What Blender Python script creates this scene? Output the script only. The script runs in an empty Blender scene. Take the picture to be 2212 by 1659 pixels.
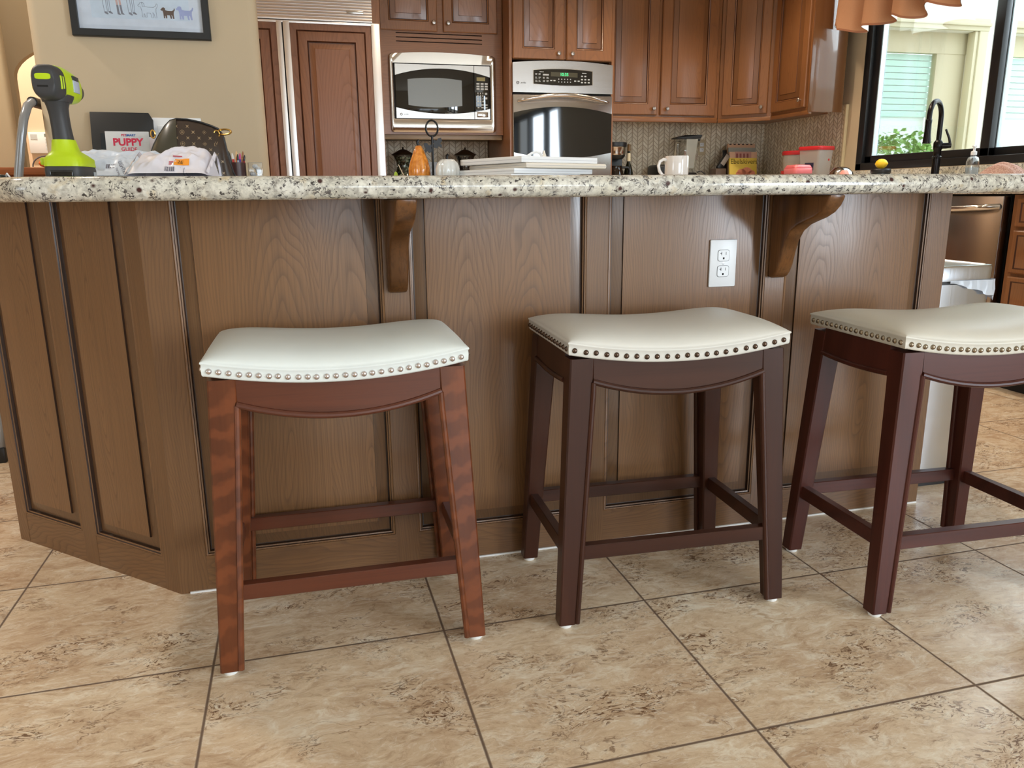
import bpy, bmesh, math, random
from mathutils import Matrix, Vector
from mathutils.bvhtree import BVHTree
random.seed(7)
S = bpy.context.scene
COL = S.collection
R = math.radians

# ------------------------------------------------------------------ camera, world, light, exposure
cam = bpy.data.cameras.new('camera')
cam_ob = bpy.data.objects.new('camera', cam)
COL.objects.link(cam_ob)
cam.sensor_width = 36.0
cam.lens = 27.46
cam.clip_start = 0.02
CR = Vector((0.96772, -0.25200, -0.00951)); CU = Vector((0.0, 0.0, 1.0)); CF = Vector((0.0, 1.0, 0.0))
def cam_axes():
    pitch, roll, yaw = 0.23693, -0.00951, R(14.6)
    r = Vector((1, 0, 0)); f = Vector((0, math.cos(pitch), -math.sin(pitch))); u = Vector((0, math.sin(pitch), math.cos(pitch)))
    c, s = math.cos(roll), math.sin(roll)
    r, u = c*r + s*u, -s*r + c*u
    Z = Matrix.Rotation(-yaw, 3, 'Z')
    return Z @ r, Z @ u, Z @ f
CR, CU, CF = cam_axes()
cm = Matrix.Identity(4)
for i in range(3):
    cm[i][0] = CR[i]; cm[i][1] = CU[i]; cm[i][2] = -CF[i]
cm[2][3] = 0.89
cam_ob.matrix_world = cm
S.camera = cam_ob
S.view_settings.view_transform = 'Standard'
S.view_settings.look = 'None'
S.view_settings.gamma = 1.0
S.view_settings.use_curve_mapping = False
S.view_settings.exposure = 0.07

world = bpy.data.worlds.new('daylight')
S.world = world
world.use_nodes = True
bg = world.node_tree.nodes['Background']
bg.inputs[0].default_value = (0.86, 0.95, 1.0, 1)
bg.inputs[1].default_value = 3.1

def area(name, loc, direction, sx, sy, power, color=(1, 1, 1)):
    l = bpy.data.lights.new(name, 'AREA'); l.shape = 'RECTANGLE'; l.size = sx; l.size_y = sy
    l.energy = power; l.color = color
    o = bpy.data.objects.new(name, l); COL.objects.link(o)
    o.location = loc
    o.rotation_euler = Vector(direction).to_track_quat('-Z', 'Z').to_euler()
    return o
def spot(name, loc, power, color, size=110, blend=0.6, tgt=(0, 0, -1)):
    l = bpy.data.lights.new(name, 'SPOT'); l.energy = power; l.color = color
    l.spot_size = R(size); l.spot_blend = blend; l.shadow_soft_size = 0.05
    o = bpy.data.objects.new(name, l); COL.objects.link(o); o.location = loc
    o.rotation_euler = Vector(tgt).to_track_quat('-Z', 'Y').to_euler()
    return o
# daylight through the glazed patio door (right wall, behind the camera), the rear windows and the sink window
area('daylight_patio_door', (3.80, -2.20, 1.34), (-1, 0.0, -0.05), 1.9, 1.6, 235, (0.76, 0.88, 1.0))
area('daylight_rear_window', (1.55, -4.40, 1.45), (0, 1, 0), 2.6, 1.7, 58, (0.76, 0.88, 1.0))
area('fill_left', (-4.85, -1.2, 1.5), (1, 0, 0), 2.4, 1.5, 16, (0.76, 0.88, 1.0))  # added fill light from the unseen left side of the room
area('daylight_sink_window', (4.15, 3.4, 2.75), (-1, 0.12, -0.75), 2.2, 0.8, 50, (0.78, 0.89, 1.0))
# warm recessed ceiling lamps of the kitchen, plus added fill spots
WARM = (1.0, 0.82, 0.62)
for i, (x, y, p) in enumerate(((0.75, 4.30, 60), (1.70, 4.30, 55), (2.55, 4.55, 60), (2.60, 3.55, 66), (1.35, 3.45, 40))):  # last spot is added to brighten the back counter
    spot('recessed_or_fill_lamp', (x, y, 2.70), p*0.92, WARM)
spot('recessed_or_fill_lamp', (2.95, 4.50, 2.70), 18, WARM)
spot('recessed_or_fill_lamp', (-1.6, 5.0, 2.70), 170, (1.0, 0.86, 0.72), 150)  # added spot to brighten the far hall wall
spot('recessed_or_fill_lamp', (-0.95, 3.55, 2.70), 38, (1.0, 0.88, 0.76), 150)  # added spot that lifts the arched hall wall
spot('recessed_or_fill_lamp', (-1.9, 2.9, 2.70), 110, (1.0, 0.88, 0.76), 150)  # added spot that lifts the near hall wall

# ------------------------------------------------------------------ node helpers, materials
def srgb(r, g, b):
    f = lambda c: (c/255/12.92) if c/255 <= 0.04045 else ((c/255 + 0.055)/1.055)**2.4
    return (f(r), f(g), f(b), 1.0)
class NT:
    def __init__(s, name):
        s.m = bpy.data.materials.new(name); s.m.use_nodes = True
        s.t = s.m.node_tree; s.p = s.t.nodes['Principled BSDF']; s.out = s.t.nodes['Material Output']
    def n(s, typ, ins=None, **kw):
        nd = s.t.nodes.new(typ)
        for k, v in kw.items(): setattr(nd, k, v)
        for k, v in (ins or {}).items():
            if isinstance(v, bpy.types.NodeSocket): s.t.links.new(v, nd.inputs[k])
            else: nd.inputs[k].default_value = v
        return nd
    def link(s, a, b): s.t.links.new(a, b)
    def coord(s, scale=(1, 1, 1), rot=(0, 0, 0), loc=(0, 0, 0), rnd=True):
        tc = s.n('ShaderNodeTexCoord'); v = tc.outputs['Object']
        if rnd:
            oi = s.n('ShaderNodeObjectInfo')
            mu = s.n('ShaderNodeMath', {0: oi.outputs['Random'], 1: 7.3}, operation='MULTIPLY')
            cb = s.n('ShaderNodeCombineXYZ', {0: mu.outputs[0], 1: mu.outputs[0], 2: mu.outputs[0]})
            v = s.n('ShaderNodeVectorMath', {0: v, 1: cb.outputs[0]}, operation='ADD').outputs[0]
        mp = s.n('ShaderNodeMapping', {'Vector': v, 'Scale': scale, 'Rotation': rot, 'Location': loc})
        return mp.outputs[0]
    def noise(s, vec, scale=5.0, detail=4.0, rough=0.5, dist=0.0):
        return s.n('ShaderNodeTexNoise', {'Vector': vec, 'Scale': scale, 'Detail': detail, 'Roughness': rough, 'Distortion': dist}).outputs['Fac']
    def ramp(s, fac, stops, interp='LINEAR'):
        r = s.n('ShaderNodeValToRGB', {'Fac': fac}); cr = r.color_ramp; cr.interpolation = interp
        while len(cr.elements) < len(stops): cr.elements.new(0.5)
        for e, (p, c) in zip(cr.elements, stops):
            e.position = p; e.color = c if len(c) == 4 else (*c, 1)
        return r.outputs['Color']
    def mix(s, fac, a, b, mode='MIX'):
        m = s.n('ShaderNodeMix', data_type='RGBA', blend_type=mode)
        for sock, v in ((m.inputs[0], fac), (m.inputs[6], a), (m.inputs[7], b)):
            if isinstance(v, bpy.types.NodeSocket): s.link(v, sock)
            else: sock.default_value = v
        return m.outputs[2]
    def math(s, op, a, b=0.0, clamp=False):
        return s.n('ShaderNodeMath', {0: a, 1: b}, operation=op, use_clamp=clamp).outputs[0]
    def bump(s, h, strength=0.2, dist=0.002):
        b = s.n('ShaderNodeBump', {'Height': h, 'Strength': strength, 'Distance': dist})
        s.link(b.outputs[0], s.p.inputs['Normal'])
    def set(s, **kw):
        names = dict(base='Base Color', rough='Roughness', metal='Metallic', spec='Specular IOR Level', coat='Coat Weight',
                     coatr='Coat Roughness', trans='Transmission Weight', ior='IOR', sheen='Sheen Weight', aniso='Anisotropic',
                     emit='Emission Color', emits='Emission Strength', alpha='Alpha', sss='Subsurface Weight')
        for k, v in kw.items():
            i = s.p.inputs[names[k]]
            if isinstance(v, bpy.types.NodeSocket): s.link(v, i)
            else: i.default_value = v
        return s
BLK = (0, 0, 0, 1); WHT = (1, 1, 1, 1)
def lum(c, f): return (c[0]*f, c[1]*f, c[2]*f, 1)
def plain(name, c, rough=0.5, var=0.12, scale=30, bump=0.0, **kw):
    t = NT(name); co = t.coord(); nz = t.noise(co, scale, 3)
    t.set(base=t.mix(nz, lum(c, 1-var), lum(c, 1+var)), rough=rough, **kw)
    if bump: t.bump(t.noise(co, scale*6, 2), bump)
    return t.m
def wood(name, c, dark, axis=2, rough=0.35, coat=0.25, contrast=1.0, curly=0.0, pores=0.35, ring=5.0, coatr=0.15, spec=0.35):
    t = NT(name)
    sc = [1, 1, 1]; sc[axis] = 0.07
    co = t.coord(tuple(sc))
    big = t.noise(co, 9, 5, 0.6, 0.5)
    wv = t.n('ShaderNodeTexWave', {'Vector': co, 'Scale': ring, 'Distortion': 9.0, 'Detail': 3.0, 'Detail Scale': 0.9, 'Detail Roughness': 0.6}, wave_type='BANDS', bands_direction='DIAGONAL').outputs['Fac']
    sf = [1, 1, 1]; sf[axis] = 0.02
    fine = t.noise(t.coord(tuple(sf)), 190, 2, 0.55)
    a = t.mix(t.ramp(big, [(0.30, BLK), (0.72, WHT)]), lum(c, 1-0.20*contrast), lum(c, 1+0.16*contrast))
    a = t.mix(t.math('MULTIPLY', t.ramp(wv, [(0.0, WHT), (0.45, BLK)]), 0.42*contrast), a, dark)
    a = t.mix(t.math('MULTIPLY', t.ramp(fine, [(0.36, WHT), (0.52, BLK)]), pores), a, dark)
    if curly:
        s2 = [1.0, 1.0, 1.0]
        cz = t.n('ShaderNodeTexWave', {'Vector': t.coord((1, 1, 1), (0.5, 0.3, 0)), 'Scale': 7.0, 'Distortion': 7.0, 'Detail': 3.0, 'Detail Scale': 1.6, 'Detail Roughness': 0.65}, wave_type='BANDS', bands_direction='Z').outputs['Fac']
        a = t.mix(t.math('MULTIPLY', t.ramp(cz, [(0.35, BLK), (0.9, WHT)]), curly), a, lum(c, 2.1))
    t.set(base=a, rough=rough, coat=coat, coatr=coatr, spec=spec)
    t.bump(fine, 0.06, 0.0008)
    return t.m
def oak(name, c, dark, horizontal=False, rough=0.34, coat=0.22, amount=0.38, pitch=0.0062, coatr=0.15):
    """plain-sawn figure: growth rings cut almost along the trunk, so lines with cathedral arches"""
    t = NT(name)
    oi = t.n('ShaderNodeObjectInfo'); rnd = oi.outputs['Random']
    tc = t.n('ShaderNodeTexCoord'); sp = t.n('ShaderNodeSeparateXYZ', {0: tc.outputs['Object']})
    h = t.math('SUBTRACT', sp.outputs[0], sp.outputs[1]); z = sp.outputs[2]
    if horizontal: h, z = z, h
    r1 = t.math('MULTIPLY', rnd, 0.9); r2 = t.math('FRACT', t.math('MULTIPLY', rnd, 17.31))
    # slow waviness along the board
    wv = t.n('ShaderNodeCombineXYZ', {0: t.math('MULTIPLY', h, 5.0), 1: r1, 2: t.math('MULTIPLY', z, 1.5)}).outputs[0]
    w1 = t.math('SUBTRACT', t.noise(wv, 1.0, 3, 0.55), 0.5)
    wv2 = t.n('ShaderNodeCombineXYZ', {0: t.math('MULTIPLY', h, 30.0), 1: r2, 2: t.math('MULTIPLY', z, 5.0)}).outputs[0]
    w2 = t.math('SUBTRACT', t.noise(wv2, 1.0, 2, 0.5), 0.5)
    x = t.math('SUBTRACT', t.math('PINGPONG', t.math('ADD', h, r1), 0.26), t.math('ADD', 0.09, t.math('MULTIPLY', w1, 0.13)))
    yo = t.math('MULTIPLY', t.math('SUBTRACT', z, t.math('ADD', 0.25, t.math('MULTIPLY', r2, 0.4))), 0.11)
    yo = t.math('ADD', yo, t.math('MULTIPLY', w1, 0.05))
    d = t.math('SQRT', t.math('ADD', t.math('MULTIPLY', x, x), t.math('MULTIPLY', yo, yo)))
    d = t.math('ADD', d, t.math('MULTIPLY', w2, 0.004))
    ring = t.math('FRACT', t.math('DIVIDE', d, pitch))
    line = t.ramp(ring, [(0.0, WHT), (0.22, (0.35, 0.35, 0.35, 1)), (0.55, BLK), (0.93, BLK), (1.0, WHT)])
    sc = (260, 260, 3.5) if not horizontal else (3.5, 260, 260)
    if horizontal: fv = t.n('ShaderNodeCombineXYZ', {0: t.math('MULTIPLY', z, 4.0), 1: r1, 2: t.math('MULTIPLY', h, 300.0)}).outputs[0]
    else: fv = t.n('ShaderNodeCombineXYZ', {0: t.math('MULTIPLY', h, 300.0), 1: r1, 2: t.math('MULTIPLY', z, 4.0)}).outputs[0]
    fine = t.noise(fv, 1.0, 2, 0.5)
    tone = t.noise(t.coord((1.6, 1.6, 0.8)), 2.2, 3)
    a = t.mix(tone, lum(c, 0.86), lum(c, 1.14))
    a = t.mix(t.math('MULTIPLY', line, amount), a, dark)
    a = t.mix(t.math('MULTIPLY', t.ramp(fine, [(0.34, WHT), (0.55, BLK)]), amount*0.7), a, dark)
    t.set(base=a, rough=t.math('ADD', t.math('MULTIPLY', line, 0.10), rough), coat=coat, coatr=coatr)
    t.bump(t.math('SUBTRACT', 1.0, line), 0.08, 0.0006)
    return t.m
def granite(name):
    t = NT(name); co = t.coord(rnd=False)
    wc = t.n('ShaderNodeVectorMath', {0: co, 1: t.n('ShaderNodeVectorMath', {0: t.n('ShaderNodeTexNoise', {'Vector': co, 'Scale': 55.0, 'Detail': 2.0}).outputs['Color'], 'Scale': 0.016}, operation='SCALE').outputs[0]}, operation='ADD').outputs[0]
    n1 = t.noise(wc, 75, 5, 0.65); n2 = t.noise(wc, 24, 4, 0.6); n3 = t.noise(co, 9, 3)
    cream = t.mix(t.ramp(n3, [(0.35, BLK), (0.65, WHT)]), srgb(214, 212, 203), srgb(206, 202, 186))
    grey = t.mix(t.ramp(n1, [(0.42, BLK), (0.62, WHT)]), cream, srgb(166, 162, 152))
    yel = t.mix(t.math('MULTIPLY', t.ramp(n2, [(0.58, BLK), (0.72, WHT)]), 0.6), grey, srgb(200, 176, 128))
    vo = t.n('ShaderNodeTexVoronoi', {'Vector': wc, 'Scale': 95.0, 'Randomness': 1.0}, feature='DISTANCE_TO_EDGE').outputs['Distance']
    hk = t.math('ABSOLUTE', t.math('SUBTRACT', t.noise(wc, 62, 4, 0.6, 1.4), 0.52))
    vein = t.math('MULTIPLY', t.ramp(hk, [(0.0, WHT), (0.022, WHT), (0.045, BLK)]), t.ramp(t.noise(co, 46, 3), [(0.50, BLK), (0.58, WHT)]))
    a = t.mix(t.math('MULTIPLY', vein, 0.9), yel, srgb(62, 58, 62))
    sp = t.noise(co, 120, 3, 0.6)
    a = t.mix(t.math('MULTIPLY', t.ramp(sp, [(0.60, BLK), (0.645, WHT)]), 0.95), a, srgb(38, 33, 36))
    vs = t.n('ShaderNodeTexVoronoi', {'Vector': co, 'Scale': 26.0}, feature='F1')
    spot_ = t.math('MULTIPLY', t.ramp(vs.outputs['Distance'], [(0.10, WHT), (0.17, BLK)]), t.ramp(vs.outputs['Color'], [(0.52, BLK), (0.58, WHT)]))
    a = t.mix(spot_, a, srgb(62, 34, 34))
    wh = t.noise(wc, 40, 2)
    a = t.mix(t.math('MULTIPLY', t.ramp(wh, [(0.60, BLK), (0.68, WHT)]), 0.6), a, srgb(226, 224, 212))
    t.set(base=a, rough=0.14, spec=0.6)
    return t.m
def tile_floor(name):
    t = NT(name)
    s = 0.45719
    co = t.coord(rnd=False, loc=(0, 0, 0))
    # tile frame: origin and 0.45 degree turn measured from the joints
    mp = t.n('ShaderNodeMapping', {'Vector': co, 'Location': (-1.14970, 2.37150, 0), 'Rotation': (0, 0, R(0.45))}, vector_type='TEXTURE').outputs[0]
    sx = t.n('ShaderNodeSeparateXYZ', {0: mp})
    fx = t.math('DIVIDE', sx.outputs[0], s); fy = t.math('DIVIDE', sx.outputs[1], s)
    def edge(f):
        fr = t.math('FRACT', f); d = t.math('ABSOLUTE', t.math('SUBTRACT', fr, 0.5))
        return t.math('SUBTRACT', 0.5, d)
    ed = t.math('MINIMUM', edge(fx), edge(fy))
    grout = t.ramp(ed, [(0.0036, WHT), (0.0052, BLK)])
    ix = t.math('FLOOR', fx); iy = t.math('FLOOR', fy)
    wn = t.n('ShaderNodeTexWhiteNoise', {'Vector': t.n('ShaderNodeCombineXYZ', {0: ix, 1: iy, 2: 0.0}).outputs[0]}, noise_dimensions='3D')
    off = t.n('ShaderNodeVectorMath', {0: wn.outputs['Color'], 'Scale': 9.0}, operation='SCALE').outputs[0]
    v = t.n('ShaderNodeVectorMath', {0: mp, 1: off}, operation='ADD').outputs[0]
    vs = t.n('ShaderNodeMapping', {'Vector': v, 'Scale': (1.0, 1.55, 1)}).outputs[0]
    warp = t.n('ShaderNodeVectorMath', {0: vs, 1: t.n('ShaderNodeVectorMath', {0: t.n('ShaderNodeTexNoise', {'Vector': vs, 'Scale': 7.0, 'Detail': 4.0}).outputs['Color'], 'Scale': 0.13}, operation='SCALE').outputs[0]}, operation='ADD').outputs[0]
    streak = t.n('ShaderNodeMapping', {'Vector': warp, 'Scale': (0.75, 1.1, 1)}).outputs[0]
    big = t.noise(warp, 3.0, 7, 0.66); mid = t.noise(streak, 13, 8, 0.72, 0.4); fin = t.noise(streak, 52, 7, 0.75, 0.6)
    a = t.mix(t.ramp(big, [(0.34, BLK), (0.66, WHT)]), srgb(201, 174, 144), srgb(223, 203, 174))
    a = t.mix(t.math('MULTIPLY', t.ramp(mid, [(0.50, BLK), (0.62, WHT)]), 0.58), a, srgb(178, 148, 118))
    a = t.mix(t.math('MULTIPLY', t.ramp(mid, [(0.33, WHT), (0.46, BLK)]), 0.70), a, srgb(236, 228, 210))
    a = t.mix(t.math('MULTIPLY', t.ramp(fin, [(0.36, WHT), (0.47, BLK)]), 0.40), a, srgb(242, 236, 222))
    a = t.mix(t.math('MULTIPLY', t.ramp(fin, [(0.53, BLK), (0.64, WHT)]), 0.40), a, srgb(160, 126, 96))
    cl = t.ramp(t.noise(vs, 4.6, 4, 0.6), [(0.49, BLK), (0.60, WHT)])
    fl = t.ramp(t.noise(streak, 75, 5, 0.7, 1.2), [(0.52, BLK), (0.58, WHT)])
    a = t.mix(t.math('MULTIPLY', t.math('MULTIPLY', cl, fl), 0.92), a, srgb(104, 72, 48))
    fl2 = t.ramp(t.noise(streak, 66, 4, 0.7, 1.0), [(0.58, BLK), (0.64, WHT)])
    a = t.mix(t.math('MULTIPLY', t.math('MULTIPLY', cl, fl2), 0.85), a, srgb(234, 226, 208))
    # short dark cracks and wandering cream swirls
    vd = t.math('ABSOLUTE', t.math('SUBTRACT', t.noise(streak, 5.5, 5, 0.6), 0.5))
    a = t.mix(t.math('MULTIPLY', t.math('MULTIPLY', t.ramp(vd, [(0.0, WHT), (0.008, BLK)]), t.ramp(t.noise(vs, 5.5, 2), [(0.54, BLK), (0.62, WHT)])), 0.75), a, srgb(110, 78, 56))
    vn2 = t.math('ABSOLUTE', t.math('SUBTRACT', t.noise(streak, 3.6, 7, 0.66), 0.53))
    a = t.mix(t.math('MULTIPLY', t.math('MULTIPLY', t.ramp(vn2, [(0.0, WHT), (0.022, BLK)]), t.ramp(big, [(0.45, BLK), (0.6, WHT)])), 0.7), a, srgb(238, 230, 212))
    a = t.mix(grout, a, srgb(98, 78, 64))
    t.set(base=a, rough=t.math('ADD', t.math('MULTIPLY', grout, 0.5), 0.27), spec=0.5)
    t.bump(t.math('ADD', t.math('MULTIPLY', t.math('SUBTRACT', 1.0, grout), 1.0), t.math('MULTIPLY', fin, 0.12)), 0.35, 0.0015)
    return t.m
def backsplash_mat(name):
    # basket/herringbone relief: two families of slanted blocks
    t = NT(name); tc = t.n('ShaderNodeTexCoord')
    sx = t.n('ShaderNodeSeparateXYZ', {0: tc.outputs['Object']})
    h = t.math('ADD', sx.outputs[0], sx.outputs[1])
    z = sx.outputs[2]
    w = 0.088
    hx = t.math('DIVIDE', h, w)
    tri = t.math('ABSOLUTE', t.math('SUBTRACT', t.math('FRACT', hx), 0.5))      # zig-zag
    zz = t.math('DIVIDE', t.math('ADD', z, t.math('MULTIPLY', tri, w*0.9)), 0.030)
    fr = t.math('FRACT', zz); ez = t.math('MINIMUM', fr, t.math('SUBTRACT', 1.0, fr))
    hx2 = t.math('FRACT', t.math('MULTIPLY', hx, 2.0)); eh = t.math('MINIMUM', hx2, t.math('SUBTRACT', 1.0, hx2))
    e = t.math('MINIMUM', ez, eh)
    jt = t.ramp(e, [(0.05, WHT), (0.14, BLK)])
    idn = t.n('ShaderNodeTexWhiteNoise', {'Vector': t.n('ShaderNodeCombineXYZ', {0: t.math('FLOOR', t.math('MULTIPLY', hx, 2.0)), 1: t.math('FLOOR', zz), 2: 0.0}).outputs[0]}, noise_dimensions='3D').outputs['Value']
    nz = t.noise(t.coord(rnd=False), 60, 4)
    a = t.mix(idn, srgb(220, 208, 184), srgb(246, 240, 222))
    a = t.mix(t.math('MULTIPLY', nz, 0.35), a, srgb(190, 168, 136))
    a = t.mix(t.math('MULTIPLY', jt, 0.75), a, srgb(160, 140, 112))
    t.set(base=a, rough=0.5)
    t.bump(t.math('ADD', t.ramp(e, [(0.0, BLK), (0.3, WHT)]), t.math('MULTIPLY', hx2, 0.8)), 0.4, 0.004)
    return t.m
def steel(name, c=(0.62, 0.60, 0.57), rough=0.28, brushed=True, axis=0):
    t = NT(name); sc = [1, 1, 1]
    if brushed: sc = [400, 400, 400]; sc[axis] = 3
    nz = t.noise(t.coord(tuple(sc)), 1.0 if brushed else 12, 3)
    t.set(base=t.mix(nz, (*[x*0.9 for x in c], 1), (*c, 1)), metal=1.0, rough=t.math('ADD', t.math('MULTIPLY', nz, 0.10), rough-0.05))
    return t.m
def glassy(name, tint=(1, 1, 1, 1), refl=0.06, rough=0.0, k=0.8):
    # thin pane / thin-walled vessel: clear with a Fresnel-like sheen
    t = NT(name)
    tr = t.n('ShaderNodeBsdfTransparent', {'Color': tint}); gl = t.n('ShaderNodeBsdfGlossy', {'Color': WHT, 'Roughness': rough})
    fr = t.n('ShaderNodeLayerWeight', {'Blend': 0.25})
    fac = t.math('ADD', t.math('MULTIPLY', fr.outputs['Fresnel'], k), refl, True)
    mx = t.n('ShaderNodeMixShader', {0: fac, 1: tr.outputs[0], 2: gl.outputs[0]})
    t.link(mx.outputs[0], t.out.inputs['Surface'])
    return t.m
def leather(name, c):
    t = NT(name); co = t.coord()
    cr = t.n('ShaderNodeTexVoronoi', {'Vector': co, 'Scale': 420.0}, feature='DISTANCE_TO_EDGE').outputs['Distance']
    nz = t.noise(co, 14, 3)
    t.set(base=t.mix(nz, lum(c, 0.95), lum(c, 1.03)), rough=t.math('ADD', t.math('MULTIPLY', nz, 0.12), 0.36), coat=0.08, coatr=0.3)
    t.bump(cr, 0.07, 0.0006)
    return t.m
M = {}
M['floor'] = tile_floor('travertine_tile')
M['wall'] = plain('beige_paint', srgb(190, 172, 144), 0.75, 0.03, 4, 0.05)
M['hall'] = plain('tan_paint', srgb(184, 164, 130), 0.75, 0.03, 4, 0.05)
M['hall_far'] = plain('pale_peach_paint', srgb(222, 196, 166), 0.75, 0.03, 4, 0.05)
M['ceil'] = plain('white_paint', srgb(232, 226, 214), 0.8, 0.02, 4)
ISL = srgb(129, 92, 59); ISLD = srgb(72, 50, 34)
M['isl'] = oak('island_oak', ISL, ISLD)
M['islh'] = oak('island_oak_rail', lum(ISL, 0.88), ISLD, True)
M['islst'] = oak('island_oak_stile', lum(ISL, 0.84), ISLD)
M['islbv'] = oak('island_oak_bevel', lum(ISL, 0.66), lum(ISLD, 0.8), False, 0.30, 0.3, 0.3)
M['isldk'] = wood('glazed_groove', srgb(58, 38, 26), srgb(28, 18, 12), 2, 0.4, 0.2)
M['corbel'] = wood('corbel_oak', srgb(116, 76, 42), srgb(52, 30, 14), 2, 0.32, 0.25, 1.1)
CAB = srgb(133, 88, 52); CABD = srgb(92, 54, 32)
M['cab'] = oak('cherry_cabinet', CAB, CABD, False, 0.34, 0.3, 0.25, 0.012)
M['cabh'] = oak('cherry_cabinet_rail', CAB, CABD, True, 0.34, 0.3, 0.25, 0.012)
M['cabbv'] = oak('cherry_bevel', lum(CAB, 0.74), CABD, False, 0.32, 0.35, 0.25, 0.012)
M['cabdk'] = wood('cherry_groove', srgb(78, 42, 22), srgb(40, 20, 10), 2, 0.4, 0.2)
M['fridgewood'] = oak('fridge_panel_cherry', srgb(122, 80, 52), srgb(78, 48, 30), False, 0.38, 0.1, 0.3, 0.012)
M['st1'] = wood('mahogany_curly', srgb(98, 51, 27), srgb(52, 20, 12), 2, 0.28, 0.3, 0.8, curly=0.34, pores=0.1)
M['st1h'] = wood('mahogany_rail', srgb(88, 44, 27), srgb(48, 20, 14), 0, 0.30, 0.25, 0.9, pores=0.15)
M['st2'] = wood('espresso_mahogany', srgb(64, 36, 25), srgb(34, 16, 12), 2, 0.32, 0.06, 0.7, pores=0.12, spec=0.22)
M['st2h'] = wood('espresso_rail', srgb(66, 38, 27), srgb(36, 18, 14), 0, 0.32, 0.06, 0.9, pores=0.15, spec=0.22)
M['st3'] = wood('dark_mahogany', srgb(76, 38, 30), srgb(40, 18, 14), 2, 0.32, 0.06, 0.7, pores=0.12, spec=0.22)
M['st3h'] = wood('dark_mahogany_rail', srgb(80, 42, 34), srgb(42, 20, 16), 0, 0.32, 0.06, 0.9, pores=0.15, spec=0.22)
M['lea1'] = leather('cream_leather', srgb(223, 229, 226))
M['lea2'] = leather('ivory_leather', srgb(212, 210, 202))
M['lea3'] = leather('stone_leather', srgb(206, 202, 190))
M['nail1'] = plain('pale_nail', srgb(205, 198, 196), 0.24, 0.05, metal=0.9)  # paler nail tone than on the other stools
M['nail2'] = plain('bronze_nail', srgb(96, 80, 70), 0.24, 0.05, metal=0.95)
M['nail3'] = plain('antique_nail', srgb(148, 136, 118), 0.26, 0.05, metal=0.95)
M['glide'] = plain('white_nylon', srgb(238, 238, 236), 0.4)
M['granite'] = granite('granite')
M['splash'] = backsplash_mat('basketweave_tile')
M['splashend'] = plain('tile_edge_trim', srgb(222, 206, 168), 0.4)
M['steel'] = steel('brushed_steel', (0.48, 0.46, 0.44), 0.24)
M['steelv'] = steel('brushed_steel_upright', (0.66, 0.66, 0.67), 0.22, True, 2)
M['chrome'] = steel('polished_steel', (0.62, 0.60, 0.585), 0.12, False)
M['cansteel'] = steel('cool_brushed_steel', (0.62, 0.67, 0.74), 0.22, True, 2)
M['alu'] = steel('satin_aluminium', (0.80, 0.80, 0.81), 0.38, True, 2)
M['alug'] = steel('grille_aluminium', (0.80, 0.77, 0.76), 0.32, True, 0)
M['blackglass'] = plain('black_glass', (0.006, 0.007, 0.008, 1), 0.03, 0.02, spec=0.7)
M['greyglass'] = plain('grey_mesh_glass', srgb(112, 120, 124), 0.25, 0.04, 300, spec=0.5)
M['blackplastic'] = plain('black_plastic', srgb(24, 24, 26), 0.4, 0.1)
M['blackmatte'] = plain('black_paint', srgb(24, 26, 28), 0.5, 0.1)
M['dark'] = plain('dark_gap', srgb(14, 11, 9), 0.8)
M['white'] = plain('white_plastic', srgb(232, 234, 236), 0.35, 0.02)
M['whitepaper'] = plain('white_paper', srgb(236, 236, 236), 0.6, 0.02)
M['creampaper'] = plain('cream_paper', srgb(232, 222, 206), 0.6, 0.03)
M['knob'] = plain('pewter_knob', srgb(168, 160, 154), 0.3, 0.1, metal=0.9)
M['iron'] = plain('wrought_iron', srgb(30, 28, 28), 0.35, 0.2, metal=0.6)
M['bronze'] = plain('oil_rubbed_bronze', srgb(32, 28, 28), 0.25, 0.15, metal=0.7)
M['gold'] = plain('brass_fitting', srgb(214, 172, 96), 0.2, 0.05, metal=1.0)

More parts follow.
